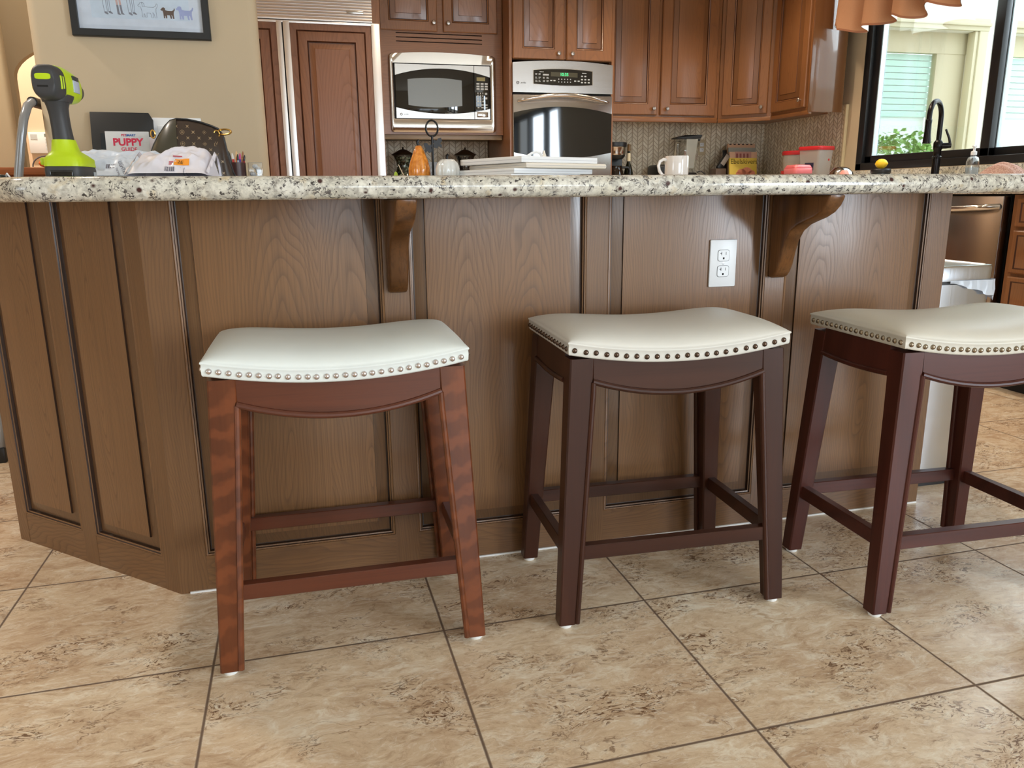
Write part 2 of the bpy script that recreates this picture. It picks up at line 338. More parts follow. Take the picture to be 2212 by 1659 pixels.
# ------------------------------------------------------------------ mesh helpers
class B:
    """collects shapes of ONE mesh"""
    def __init__(s, M4=None): s.bm = bmesh.new(); s.M = M4 or Matrix.Identity(4); s.mi = 0
    def _v(s, p): return s.bm.verts.new(s.M @ Vector(p))
    def _f(s, vs, mi=None):
        try: f = s.bm.faces.new(vs)
        except ValueError: return None
        f.material_index = s.mi if mi is None else mi
        return f
    def box(s, x0, x1, y0, y1, z0, z1, bev=0.0, seg=2, mi=None, L=None):
        ps = [(x, y, z) for x in (x0, x1) for y in (y0, y1) for z in (z0, z1)]
        if L is not None: ps = [L @ Vector(p) for p in ps]
        v = [s._v(p) for p in ps]
        fs = [s._f([v[i] for i in q], mi) for q in ((0, 1, 3, 2), (4, 6, 7, 5), (0, 4, 5, 1), (2, 3, 7, 6), (0, 2, 6, 4), (1, 5, 7, 3))]
        if bev > 0:
            es = list({e for f in fs for e in f.edges})
            r = bmesh.ops.bevel(s.bm, geom=es, offset=bev, segments=seg, affect='EDGES', profile=0.5)
            for f in r['faces']: f.material_index = s.mi if mi is None else mi
        return s
    def loft(s, loops, cap0=True, cap1=True, closed=True, mis=None, wrap=False):
        vv = [[s._v(p) for p in lp] for lp in loops]
        n = len(vv[0]); k = len(vv)
        for j in range(k if wrap else k-1):
            a, b = vv[j], vv[(j+1) % k]
            for i in range(n if closed else n-1):
                s._f([a[i], a[(i+1) % n], b[(i+1) % n], b[i]], mis[j] if mis else None)
        if cap0: s._f(vv[0][::-1], mis[0] if mis else None)
        if cap1: s._f(vv[-1], mis[-1] if mis else None)
        return s
    def rects(s, rs, cap0=True, cap1=True):
        """nested rectangles in the local x-z plane at outward depth d: (x0,x1,z0,z1,d,mi)"""
        loops = [[(r[0], r[4], r[2]), (r[1], r[4], r[2]), (r[1], r[4], r[3]), (r[0], r[4], r[3])] for r in rs]
        return s.loft(loops, cap0, cap1, True, [r[5] for r in rs])
    def lathe(s, prof, c=(0, 0, 0), seg=24, axis='z', lobes=0, amp=0.0, cap=True):
        loops = []
        for r, h in prof:
            lp = []
            for i in range(seg):
                a = 2*math.pi*i/seg
                rr = max(r, 1e-5)
                if lobes: rr *= 1 - amp*abs(math.cos(lobes*a/2))**6 if False else 1 - amp*(0.5+0.5*math.cos(lobes*a))**4
                x, y = rr*math.cos(a), rr*math.sin(a)
                p = (x, y, h) if axis == 'z' else ((h, x, y) if axis == 'x' else (x, h, y))
                lp.append((p[0]+c[0], p[1]+c[1], p[2]+c[2]))
            loops.append(lp)
        return s.loft(loops, cap, cap)
    def tube(s, path, r, seg=12, closed=False, sq=1.0):
        P = [Vector(p) for p in path]; n = len(P); loops = []; up = None
        for i, p in enumerate(P):
            if closed: t = (P[(i+1) % n]-P[i-1])
            else: t = P[min(i+1, n-1)]-P[max(i-1, 0)]
            if t.length < 1e-9: t = Vector((0, 0, 1))
            t.normalize()
            if up is None: up = t.orthogonal().normalized()
            up = (up - t*up.dot(t))
            up = up.normalized() if up.length > 1e-6 else t.orthogonal().normalized()
            w = t.cross(up); rr = r[i] if isinstance(r, (list, tuple)) else r
            loops.append([p + up*(rr*math.cos(2*math.pi*k/seg)) + w*(rr*sq*math.sin(2*math.pi*k/seg)) for k in range(seg)])
        return s.loft(loops, not closed, not closed, True, None, closed)
    def ball(s, c, r, seg=16, rings=10, squash=(1, 1, 1)):
        loops = []
        for j in range(rings+1):
            th = math.pi*j/rings
            rr = max(math.sin(th), 1e-4)*r
            loops.append([(c[0]+squash[0]*rr*math.cos(2*math.pi*i/seg), c[1]+squash[1]*rr*math.sin(2*math.pi*i/seg), c[2]-squash[2]*r*math.cos(th)) for i in range(seg)])
        return s.loft(loops)
    def prism(s, poly, y0, y1, plane='xz', mi=None):
        f = (lambda p, h: (p[0], h, p[1])) if plane == 'xz' else ((lambda p, h: (p[0], p[1], h)) if plane == 'xy' else (lambda p, h: (h, p[0], p[1])))
        m0 = s.mi
        if mi is not None: s.mi = mi
        s.loft([[f(p, y0) for p in poly], [f(p, y1) for p in poly]])
        s.mi = m0
        return s
    def grid(s, fn, nu, nv, mi=None):
        vs = [[s._v(fn(i/nu, j/nv)) for j in range(nv+1)] for i in range(nu+1)]
        for i in range(nu):
            for j in range(nv): s._f([vs[i][j], vs[i+1][j], vs[i+1][j+1], vs[i][j+1]], mi)
        return s
FR = {}
def frame(o): return FR.get(o.name, Matrix.Identity(4))
def obj(name, b, mats, parent=None, local=False, smooth=35, label=None, recalc=True, bevel=0.0):
    bm = b.bm
    bmesh.ops.remove_doubles(bm, verts=bm.verts, dist=1e-6)
    if recalc: bmesh.ops.recalc_face_normals(bm, faces=bm.faces)
    if bevel:
        es = [e for e in bm.edges if len(e.link_faces) == 2 and e.calc_face_angle(0) > R(50)]
        bmesh.ops.bevel(bm, geom=es, offset=bevel, segments=2, affect='EDGES', profile=0.5)
    F = frame(parent) if parent else Matrix.Identity(4)
    if parent and not local: bm.transform(F.inverted())
    me = bpy.data.meshes.new(name); bm.to_mesh(me); bm.free()
    for m in (mats if isinstance(mats, (list, tuple)) else [mats]): me.materials.append(m)
    if smooth:
        me.polygons.foreach_set('use_smooth', [True]*len(me.polygons))
        me.set_sharp_from_angle(angle=R(smooth))
    o = bpy.data.objects.new(name, me); COL.objects.link(o)
    if parent: o.parent = parent; FR[o.name] = F
    if label: o['label'] = label
    return o
def thing(name, label, cat, loc=(0, 0, 0), rz=0.0, group=None):
    o = bpy.data.objects.new(name, None); o.empty_display_size = 0.05; COL.objects.link(o)
    o.location = loc; o.rotation_euler = (0, 0, rz)
    FR[o.name] = Matrix.Translation(loc) @ Matrix.Rotation(rz, 4, 'Z')
    o['label'] = label; o['category'] = cat
    if group: o['group'] = group
    return o
def tag(o, label, cat, group=None):
    o['label'] = label; o['category'] = cat
    if group: o['group'] = group
    return o
def struct(name, b, m, parent=None, smooth=35):
    o = obj(name, b, m, parent, smooth=smooth)
    if not parent: o['kind'] = 'structure'
    return o
def basis(O, T, N):
    """local x along T, local y outward along N, local z up"""
    m = Matrix.Identity(4)
    for i in range(3):
        m[i][0] = (T[0], T[1], 0)[i]; m[i][1] = (N[0], N[1], 0)[i]; m[i][2] = (0, 0, 1)[i]; m[i][3] = O[i]
    return m
def text_bm(body, size, M4, depth=0.0006, bold=0.0, align='CENTER', sx=1.0):
    cu = bpy.data.curves.new('t', 'FONT'); cu.body = body; cu.size = size; cu.extrude = depth
    cu.offset = bold; cu.align_x = align; cu.align_y = 'CENTER'; cu.resolution_u = 3
    o = bpy.data.objects.new('t', cu); COL.objects.link(o)
    dg = bpy.context.evaluated_depsgraph_get()
    me = bpy.data.meshes.new_from_object(o.evaluated_get(dg))
    b = B(); b.bm.from_mesh(me)
    b.bm.transform(M4 @ Matrix.Diagonal((sx, 1, 1, 1)))
    bpy.data.objects.remove(o); bpy.data.curves.remove(cu); bpy.data.meshes.remove(me)
    return b
def txm(O, X, Y):
    """text matrix: reading direction X, text-up Y"""
    X = Vector(X).normalized(); Y = Vector(Y).normalized(); Zv = X.cross(Y)
    m = Matrix.Identity(4)
    for i in range(3): m[i][0] = X[i]; m[i][1] = Y[i]; m[i][2] = Zv[i]; m[i][3] = O[i]
    return m
BACK = dict(T=(1, 0), N=(0, -1)); RIGHT = dict(T=(0, -1), N=(-1, 0))
def rot_pts(pts, a): c, s = math.cos(a), math.sin(a); return [(p[0]*c-p[1]*s, p[0]*s+p[1]*c) for p in pts]
def knob(parent, M4, x, z, d0, mat='knob', r=0.014):
    b = B(M4); b.lathe([(0.005, 0), (0.005, 0.012), (r*0.9, 0.017), (r, 0.022), (r*0.75, 0.027), (0.0, 0.029)], (x, d0, z), 14, 'y')
    return obj('knob', b, M[mat], parent)
def door(parent, M4, x0, x1, z0, z1, mats, th=0.02, stile=0.058, bev=0.036, name='door', d0=0.0, rail=None):
    """raised-panel door: outer slab with a moulded opening, and the raised field as its own piece"""
    rail = rail or stile
    b = B(M4)
    a = [x0+stile, x1-stile, z0+rail, z1-rail]
    e = 0.005
    def ins(k, d, mi): return (a[0]+k, a[1]-k, a[2]+k, a[3]-k, d0+d, mi)
    b.rects([(x0, x1, z0, z1, d0, 0), (x0, x1, z0, z1, d0+th-e, 0), (x0+e, x1-e, z0+e, z1-e, d0+th, 0), ins(0, th, 1), ins(0.004, th-0.004, 0), ins(0.009, th-0.005, 1), ins(0.012, th-0.011, 1), ins(0.02, th-0.011, 1)], True, True)
    o = obj(name, b, [mats[0], mats[1]], parent)
    p = B(M4)
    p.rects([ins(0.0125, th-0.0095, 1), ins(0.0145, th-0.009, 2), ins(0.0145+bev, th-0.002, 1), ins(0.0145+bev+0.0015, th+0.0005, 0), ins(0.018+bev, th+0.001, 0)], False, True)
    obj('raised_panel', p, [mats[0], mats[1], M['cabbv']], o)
    return o

# ------------------------------------------------------------------ room shell
CH = 2.76
struct('floor', B().box(-5.0, 3.6, -4.3, 7.2, -0.12, 0.0), M['floor'], smooth=0)
struct('ceiling', B().box(-5.0, 3.75, -4.3, 7.2, CH, CH+0.12), M['ceil'], smooth=0)
struct('wall_back', B().box(-0.75, 3.75, 5.78, 5.92, 0, CH), M['wall'], smooth=0)
WZ0, WZ1, WV0, WV1 = 1.03, 2.32, 2.55, 4.66       # sink window opening in the right wall
b = B()
b.box(3.6, 3.75, 4.66, 5.78, 0, CH); b.box(3.6, 3.75, 2.55, 4.66, 0, WZ0); b.box(3.6, 3.75, 2.55, 4.66, WZ1, CH)
b.box(3.6, 3.75, -0.75, 2.55, 0, CH); b.box(3.6, 3.75, -3.45, -0.75, 2.18, CH); b.box(3.6, 3.75, -4.3, -3.45, 0, CH)
struct('wall_right', b, M['wall'], smooth=0)
b = B()
b.box(-5.0, 0.2, -4.3, -4.18, 0, CH); b.box(2.9, 3.6, -4.3, -4.18, 0, CH); b.box(0.2, 2.9, -4.3, -4.18, 0, 0.55); b.box(0.2, 2.9, -4.3, -4.18, 2.3, CH)
struct('wall_rear', b, M['wall'], smooth=0)
b = B()
b.box(-5.0, -4.88, -4.18, -2.5, 0, CH); b.box(-5.0, -4.88, 0.1, 7.2, 0, CH); b.box(-5.0, -4.88, -2.5, 0.1, 0, 0.7); b.box(-5.0, -4.88, -2.5, 0.1, 2.3, CH)
struct('wall_left', b, M['wall'], smooth=0)
# stub wall behind the left end of the island, with bullnose edges
def round_rect(x0, x1, y0, y1, r, n=6):
    out = []
    for cx, cy, a0 in ((x1-r, y1-r, 0), (x0+r, y1-r, 90), (x0+r, y0+r, 180), (x1-r, y0+r, 270)):
        for i in range(n+1):
            a = R(a0+90*i/n); out.append((cx+r*math.cos(a), cy+r*math.sin(a)))
    return out
struct('wall_center', B().prism(round_rect(-0.808, -0.105, 3.0, 3.14, 0.03), 0, CH, 'xy'), M['wall'])
# hall beyond: near return, wall with an arched opening, far wall
struct('wall_hall_near', B().prism(round_rect(-3.2, -1.172, 3.95, 4.0, 0.02), 0, CH, 'xy'), M['hall'])
b = B()
def hall_arch():
    bb = B(); v0, v1 = 4.30, 4.345
    x0, x1, zs = -1.245, -0.45, 1.44
    cx, rx, rz = (x0+x1)/2, (x1-x0)/2, 0.175
    arc = [(cx - rx*math.cos(math.pi*i/24), zs + rz*math.sin(math.pi*i/24)) for i in range(25)]
    bb.prism([(-3.2, 0.0), (x0, 0.0)] + arc + [(x1, 0.0), (-0.40, 0.0), (-0.40, CH), (-3.2, CH)], v0, v1)
    return bb
struct('wall_hall', hall_arch(), M['hall'], smooth=20)
struct('wall_hall_far', B().box(-4.88, -0.75, 5.6, 5.72, 0, CH), M['hall_far'], smooth=0)
# tiled splashback strips fixed to the walls
struct('trim_1', B().box(2.06, 3.585, 5.765, 5.78, 0.914, 1.42), M['splash'], smooth=0)
struct('trim_2', B().box(3.585, 3.6, 4.79, 5.78, 0.914, 1.464), M['splash'], smooth=0)
struct('trim_3', B().box(0.50, 1.335, 5.765, 5.78, 0.914, 1.27), M['splash'], smooth=0)
struct('trim_4', B().box(3.578, 3.6, 4.772, 4.79, 0.914, 1.464, 0.003), M['splashend'])
# sink window: black frame, two sashes with a meeting stile, panes
wf = B()
def wbox(bb, v0, v1, z0, z1, u0=3.615, u1=3.69, bev=0.004): bb.box(u0, u1, v0, v1, z0, z1, bev)
wbox(wf, WV0, WV1, WZ0, WZ0+0.045, 3.60, 3.72); wbox(wf, WV0, WV1, WZ1-0.045, WZ1, 3.60, 3.72)
wbox(wf, WV1-0.055, WV1, WZ0, WZ1, 3.60, 3.72); wbox(wf, WV0, WV0+0.055, WZ0, WZ1, 3.60, 3.72)
win = struct('window_1', wf, M['blackplastic'])
def sash(v0, v1, u):
    s_ = B()
    wbox(s_, v0, v1, WZ0+0.045, WZ0+0.09, u-0.02, u+0.02); wbox(s_, v0, v1, WZ1-0.09, WZ1-0.045, u-0.02, u+0.02)
    wbox(s_, v0, v0+0.06, WZ0+0.045, WZ1-0.045, u-0.02, u+0.02); wbox(s_, v1-0.06, v1, WZ0+0.045, WZ1-0.045, u-0.02, u+0.02)
    o = obj('sash', s_, M['blackplastic'], win)
    g = B().box(u-0.002, u+0.002, v0+0.055, v1-0.055, WZ0+0.085, WZ1-0.085)
    obj('pane', g, M['pane'], o, smooth=0)
    k = B()
    k.box(u-0.016, u+0.016, v1-0.066, v1-0.058, WZ0+0.09, WZ1-0.09); k.box(u-0.016, u+0.016, v0+0.058, v0+0.066, WZ0+0.09, WZ1-0.09)
    obj('edge_strip', k, M['winstrip'], o, smooth=0)
M['pane'] = glassy('window_glass', (0.97, 0.99, 0.985, 1), 0.02, 0.0, 0.4)
M['winstrip'] = plain('sky_glint_strip', srgb(206, 226, 236), 0.3)  # pale blue stands in for sky reflected along the sash edge
sash(3.615, 4.605, 3.645); sash(2.605, 3.68, 3.69)
# patio door and rear window frames (behind the camera, seen only in reflections)
d = B()
for v in (-3.45, -2.55, -1.65, -0.83): d.box(3.62, 3.70, v, v+0.08, 0, 2.18)
d.box(3.62, 3.70, -3.45, -0.75, 2.10, 2.18); d.box(3.62, 3.70, -3.45, -0.75, 0.0, 0.08)
struct('door_1', d, M['blackplastic'], smooth=0)
d = B()
for u in (0.2, 1.08, 1.96, 2.84): d.box(u, u+0.06, -4.28, -4.2, 0.55, 2.3)
d.box(0.2, 2.9, -4.28, -4.2, 0.55, 0.61); d.box(0.2, 2.9, -4.28, -4.2, 2.24, 2.3); d.box(0.2, 2.9, -4.28, -4.2, 1.40, 1.44)
struct('window_2', d, M['white'], smooth=0)

# ------------------------------------------------------------------ kitchen island
isl = thing('kitchen_island', 'brown oak kitchen island with raised panels and corbels under the granite top', 'kitchen island', (0.5, 2.1, 0))
FV = 1.785
IF = basis((0, FV, 0), (1, 0), (0, -1))
LD = (0.722, -0.692); LN = (-0.692, -0.722)
ILF = basis((-0.794, 2.230, 0), LD, LN)
LW = 0.643
GB, GT = 0.886, 0.929          # granite underside and top
b = B()
b.prism([(-0.322, FV+0.016), (1.685, FV+0.016), (1.685, 2.55), (-0.12, 2.55), (-0.12, 2.97), (-0.78, 2.97), (-0.78, 2.238)], 0.0, GB-0.004, 'xy')
obj('carcass', b, M['isl'], isl)
OPF = [(-0.268, 0.168), (0.225, 0.653), (0.707, 1.140), (1.195, 1.625)]
OPL = [(0.043, 0.290), (0.342, 0.592)]
b = B(IF)
xs = [-0.330] + [x for o_ in OPF for x in o_] + [1.692]
for i in range(0, len(xs), 2): b.box(xs[i], xs[i+1], -0.018, 0, 0.0, GB-0.001)
bl = B(ILF)
xl = [0.0] + [x for o_ in OPL for x in o_] + [LW]
for i in range(0, len(xl), 2): bl.box(xl[i], xl[i+1], -0.018, 0, 0.0, GB-0.001)
for f in (b, bl):
    obj('stile_frame', f, M['islst'], isl)
b = B(IF)
for x0, x1 in OPF: b.box(x0, x1, -0.018, -0.0006, 0.0, 0.087)
obj('bottom_rail', b, M['islh'], isl)
b = B(ILF)
for x0, x1 in OPL: b.box(x0, x1, -0.018, -0.0006, 0.0, 0.082)
obj('bottom_rail', b, M['islh'], isl)
# return side on the left, and right end panel
obj('end_panel', B().box(-0.794, -0.776, 2.236, 2.985, 0, GB-0.001), M['isl'], isl)
obj('end_panel', B().box(1.672, 1.692, FV+0.018, 2.56, 0, GB-0.001), M['isl'], isl)
def isl_panel(Mx, x0, x1, zb, zt=GB-0.001):
    def r(k, d, mi): return (x0+k, x1-k, zb+k, zt, d, mi)  # white sheet close behind the blind stands in for the pane's brightness
    b = B(Mx)
    b.rects([r(0.0, -0.016, 1), r(0.0, -0.001, 0), r(0.0025, 0.0012, 0), r(0.0055, 0.0005, 1), r(0.0065, -0.003, 0), r(0.0095, -0.004, 1), r(0.0115, -0.010, 1), r(0.0135, -0.0105, 2), r(0.0385, -0.0055, 2), r(0.0392, -0.0055, 1), r(0.0402, -0.0012, 0), r(0.043, -0.0008, 0)], False, True)
    return obj('raised_panel', b, [M['isl'], M['isldk'], M['islbv']], isl, smooth=20)
for x0, x1 in OPF: isl_panel(IF, x0, x1, 0.087)
for x0, x1 in OPL: isl_panel(ILF, x0, x1, 0.082)
# white caulk line at the floor
obj('caulk_line', B().box(-0.31, 1.69, FV-0.004, FV, 0.0, 0.004), M['glide'], isl)
# corbels
def corbel(u, w=0.042):
    P = [(0, 0.681), (0.012, 0.679), (0.026, 0.684), (0.038, 0.697), (0.047, 0.716), (0.056, 0.748), (0.066, 0.775), (0.084, 0.798), (0.110, 0.814), (0.140, 0.824), (0.170, 0.833), (0.196, 0.845), (0.214, 0.860), (0.224, 0.875), (0.227, GB-0.001), (0, GB-0.001)]
    bb = B(basis((u, FV, 0), (1, 0), (0, -1)))
    bb.loft([[(-w/2, d, z) for d, z in P], [(w/2, d, z) for d, z in P]])
    return obj('corbel', bb, M['corbel'], isl, smooth=50, bevel=0.005)
corbel(0.198); corbel(1.167)
# duplex outlet on the third panel
ot = thing('power_outlet', 'white duplex power outlet on the island panel behind the middle stool', 'outlet', (1.015, FV+0.001, 0.719))
OM = basis((1.015, FV+0.0015, 0.719), (1, 0), (0, -1))
obj('cover_plate', B(OM).box(-0.037, 0.037, 0, 0.0065, -0.059, 0.059, 0.003), M['white'], ot)
for zc in (0.0195, -0.0195):
    bb = B(OM)
    pts = []
    for i in range(24):
        a = 2*math.pi*i/24; pts.append((max(-0.0155, min(0.0155, 0.0172*math.cos(a)*1.15)), zc+max(-0.0135, min(0.0135, 0.0172*math.sin(a)))))
    bb.loft([[(p[0], 0.003, p[1]) for p in pts], [(p[0], 0.0075, p[1]) for p in pts], [(p[0]*0.97, 0.008, zc+(p[1]-zc)*0.97) for p in pts]])
    rc = obj('receptacle', bb, M['white'], ot)
    g = B(OM); g.loft([[(p[0]*1.07, 0.0063, zc+(p[1]-zc)*1.07) for p in pts], [(p[0]*1.07, 0.0068, zc+(p[1]-zc)*1.07) for p in pts]])
    obj('shadow_gap', g, plain('outlet_seam', srgb(120, 122, 126), 0.6), rc)
    sl = B(OM); sl.box(-0.0068, -0.0056, 0.0075, 0.0084, zc+0.001, zc+0.0095); sl.box(-0.0098, -0.0056, 0.0075, 0.0084, zc+0.0045, zc+0.006)
    sl.box(0.0056, 0.0066, 0.0075, 0.0084, zc+0.0015, zc+0.009)
    sl.lathe([(0.0026, 0.0075), (0.0026, 0.0085)], (0, 0, 0), 12, 'y') if False else sl.box(-0.0022, 0.0022, 0.0075, 0.0084, zc-0.0095, zc-0.0045, 0.0004)
    obj('slots', sl, M['dark'], rc)
obj('screw', B(OM).lathe([(0.003, 0.005), (0.003, 0.0072), (0.0, 0.0078)], (0, 0, 0), 12, 'y'), plain('screw_steel', srgb(190, 194, 200), 0.3, metal=0.8), ot)

# granite island top with a full bullnose edge
def counter(name, poly, z0, z1, r, mat, label, cat, rounds=()):
    n = len(poly); c = (sum(p[0] for p in poly)/n, sum(p[1] for p in poly)/n)
    # round selected corners
    P = []
    for i, p in enumerate(poly):
        if i in rounds:
            rr = rounds[i]; a = Vector(poly[i-1]); q = Vector(p); d = Vector(poly[(i+1) % n])
            e1 = (a-q).normalized(); e2 = (d-q).normalized(); ang = e1.angle(e2); tl = rr/math.tan(ang/2)
            s0, s1 = q+e1*tl, q+e2*tl; bis = (e1+e2).normalized(); ct = q+bis*(rr/math.sin(ang/2))
            a0 = math.atan2((s0-ct).y, (s0-ct).x); a1 = math.atan2((s1-ct).y, (s1-ct).x); da = (a1-a0+math.pi) % (2*math.pi)-math.pi
            for k in range(9): t = a0+da*k/8; P.append((ct.x+rr*math.cos(t), ct.y+rr*math.sin(t)))
        else: P.append(tuple(p))
    n = len(P)
    def inset(k):
        out = []
        for i in range(n):
            a, q, d = Vector(P[i-1]), Vector(P[i]), Vector(P[(i+1) % n])
            d1 = (q-a).normalized(); d2 = (d-q).normalized()
            n1 = Vector((-d1.y, d1.x)); n2 = Vector((-d2.y, d2.x)); m = (n1+n2); m = m.normalized()/max(0.3, math.cos(n1.angle(n2)/2))
            out.append(q+m*k)
        return out
    loops = []; h = (z1-z0)/2; zc = (z0+z1)/2
    for i in range(11):
        t = math.pi*(i/10-0.5); k = r*(1-math.cos(t)); lp = inset(k)
        loops.append([(q.x, q.y, zc+h*math.sin(t)) for q in lp])
    bb = B(); bb.loft(loops)
    o = obj(name, bb, mat, smooth=40)
    return tag(o, label, cat)
counter('granite_countertop', [(-0.465, 1.533), (1.86, 1.533), (1.86, 2.62), (-0.05, 2.62), (-0.05, 2.998), (-0.845, 2.998), (-0.845, 1.913)], GB, GT, 0.0215, M['granite'],
        'speckled cream granite slab with bullnose edge on top of the oak island', 'countertop', {0: 0.09, 1: 0.05, 6: 0.08})

# ------------------------------------------------------------------ saddle stools
def bar_stool(label, x, y, rz, WD, WH, LE, NL, nfront, nside, nail_r, curlyside=None):
    T = thing('bar_stool', label, 'stool', (x, y, 0), rz, 'saddle stools in front of the island')
    zb = lambda X: 0.561 + 0.024*min(1.0, (abs(X)/0.235))**2          # underside of the cushion
    # legs (front y<0)
    HB, DB, HT, DT, ZT = 0.259, 0.180, 0.232, 0.155, 0.582
    def legpt(z):
        t = z/ZT
        return HB+(HT-HB)*t, DB+(DT-DB)*t
    for sx in (-1, 1):
        for sy in (-1, 1):
            b = B(); loops = []
            for z, w, d in ((0.010, 0.036, 0.036), (0.15, 0.039, 0.038), (0.35, 0.044, 0.042), (0.50, 0.048, 0.045), (0.530, 0.050, 0.046), (0.545, 0.050, 0.046), (0.575, 0.050, 0.046)):
                X, Y = legpt(z); c = 0.003
                x0, x1, y0, y1 = sx*X, sx*(X-w), sy*Y, sy*(Y-d)
                # outer corner, inner corner... chamfered square
                sgx = -sx; sgy = -sy
                loops.append([(x0+sgx*c, y0, z), (x1-sgx*c, y0, z), (x1, y0+sgy*c, z), (x1, y1-sgy*c, z), (x1-sgx*c, y1, z), (x0+sgx*c, y1, z), (x0, y1-sgy*c, z), (x0, y0+sgy*c, z)])
            b.loft(loops)
            lg = obj('leg', b, WD, T, local=True, smooth=30)
            # half-round bead down the inner front edge
            bp = []
            for z in (0.012, 0.15, 0.35, 0.50, 0.527):
                X, Y = legpt(z); w = 0.036+(0.048-0.036)*min(1, z/0.5)
                bp.append((sx*(X-w-0.002), sy*(Y-0.002), z))
            obj('bead', B().tube(bp, 0.0062, 10), WD, lg, local=True)
            X, Y = legpt(0.006)
            obj('glide', B().lathe([(0.0125, 0.0), (0.014, 0.003), (0.014, 0.0085), (0.012, 0.0105)], (sx*(X-0.018), sy*(Y-0.018), 0), 16), M['glide'], lg, local=True)
    # aprons: curved front and back, straight sides
    for sy in (-1, 1):
        b = B(); loops = []
        N = 18
        for i in range(N+1):
            X = -0.184+0.368*i/N
            zl = 0.498+0.031*(abs(X)/0.184)**2; zu = zb(X)+0.006
            def yy(z): return sy*(0.180-0.025*z/0.582-0.0015)
            loops.append([(X, yy(zl), zl), (X, yy(zu), zu), (X, yy(zu)-sy*0.022, zu), (X, yy(zl)-sy*0.022, zl)])
        b.loft(loops)
        ap = obj('apron', b, WH, T, local=True)
        bp = []
        for i in range(N+1):
            X = -0.186+0.372*i/N; z = 0.497+0.031*(abs(X)/0.184)**2
            bp.append((X, sy*(0.180-0.025*z/0.582-0.0012), z))
        obj('bead', B().tube(bp, 0.0062, 10), WH, ap, local=True)
    for sx in (-1, 1):
        b = B(); loops = []
        for i in range(9):
            Y = -0.112+0.224*i/8; zl = 0.521+0.005*(abs(Y)/0.112)**2; zu = 0.587
            xx = lambda z: sx*(0.259-0.027*z/0.582-0.0015)
            loops.append([(xx(zl), Y, zl), (xx(zu), Y, zu), (xx(zu)-sx*0.022, Y, zu), (xx(zl)-sx*0.022, Y, zl)])
        b.loft(loops)
        ap = obj('apron', b, WD, T, local=True)
        obj('bead', B().tube([(sx*(0.2335), -0.114+0.228*i/8, 0.520+0.005*(abs(-0.114+0.228*i/8)/0.112)**2) for i in range(9)], 0.0055, 10), WD, ap, local=True)
    # stretchers
    for sy in (-1, 1):
        X, Y = legpt(0.168)
        obj('stretcher', B().box(-X+0.034, X-0.034, sy*(Y-0.008)-0.011, sy*(Y-0.008)+0.011, 0.152, 0.183, 0.0015, 1) if sy > 0 else B().box(-X+0.034, X-0.034, -Y+0.001, -Y+0.023, 0.152, 0.183, 0.0015, 1), WH, T, local=True, smooth=20)
    for sx in (-1, 1):
        X, Y = legpt(0.168)
        obj('stretcher', B().box(sx*(X-0.018)-0.010, sx*(X-0.018)+0.010, -Y+0.034, Y-0.034, 0.152, 0.184, 0.0015, 1), WH, T, local=True, smooth=20)
    # saddle cushion
    A, Bd = 0.2375, 0.1620
    NX, NY = 44, 30
    def top(X, Y):
        ex = min(1.0, abs(X)/A); ey = min(1.0, abs(Y)/Bd)
        F = max(0.0, (1-ex**4.5))**0.55*max(0.0, (1-ey**3.2))**0.55
        return zb(X)+0.027+0.036*F
    b = B()
    def outline(k):
        a, d, r, out = A-k, Bd-k, 0.016, []
        n1, n2 = 22, 14
        for i in range(n1): out.append((-a+2*a*i/n1, -d))
        for i in range(n2): out.append((a, -d+2*d*i/n2))
        for i in range(n1): out.append((a-2*a*i/n1, d))
        for i in range(n2): out.append((-a, d-2*d*i/n2))
        return out
    b.grid(lambda s_, t_: ((lambda X, Y: (X, Y, top(X, Y)))(A*math.sin(math.pi*(s_-0.5)), Bd*math.sin(math.pi*(t_-0.5)))), NX, NY)
    ring = [(A*math.sin(math.pi*(i/NX-0.5)), -Bd) for i in range(NX)] + [(A, Bd*math.sin(math.pi*(j/NY-0.5))) for j in range(NY)] + [(A*math.sin(math.pi*(0.5-i/NX)), Bd) for i in range(NX)] + [(-A, Bd*math.sin(math.pi*(0.5-j/NY))) for j in range(NY)]
    def rl(dz, k): return [(p[0]*(1+k/A), p[1]*(1+k/Bd), zb(p[0])+dz) for p in ring]
    b.loft([rl(0.027, 0), rl(0.0262, 0.0022), rl(0.0235, 0.0028), rl(0.0215, 0.0008), rl(0.012, 0.0012), rl(0.003, 0.0008), rl(0.000, -0.001), rl(-0.001, -0.012)], False, True)
    cu = obj('cushion', b, LE, T, local=True, smooth=70)
    # nailheads: one mesh, an object each
    def nb(): return B().lathe([(nail_r, 0.0), (nail_r*0.93, nail_r*0.35), (nail_r*0.66, nail_r*0.68), (nail_r*0.3, nail_r*0.86), (0.0, nail_r*0.9)], (0, 0, 0), 12)
    src = None
    spots = []
    for i in range(nfront):
        X = -A+0.012+(2*A-0.024)*i/(nfront-1)+random.uniform(-0.0012, 0.0012)
        for sy in (-1, 1): spots.append(((X, sy*(Bd+0.0008), zb(X)+0.0115+random.uniform(-0.0008, 0.0008)), (0, sy, 0)))
    for j in range(nside):
        Y = -Bd+0.012+(2*Bd-0.024)*j/(nside-1)
        for sx in (-1, 1): spots.append(((sx*(A+0.0008), Y, zb(A)+0.0115), (sx, 0, 0)))
    for p, nrm in spots:
        if src is None: src = obj('nailhead', nb(), NL, T, local=True, smooth=60); o = src
        else:
            o = src.copy(); COL.objects.link(o); o.parent = T
        o.location = p
        o.rotation_euler = Vector(nrm).to_track_quat('Z', 'Y').to_euler()
    return T
def hp(x, y):       # camera-frame floor point to room frame
    c, s_ = math.cos(R(14.6)), math.sin(R(14.6)); return (x*c+y*s_, -x*s_+y*c)
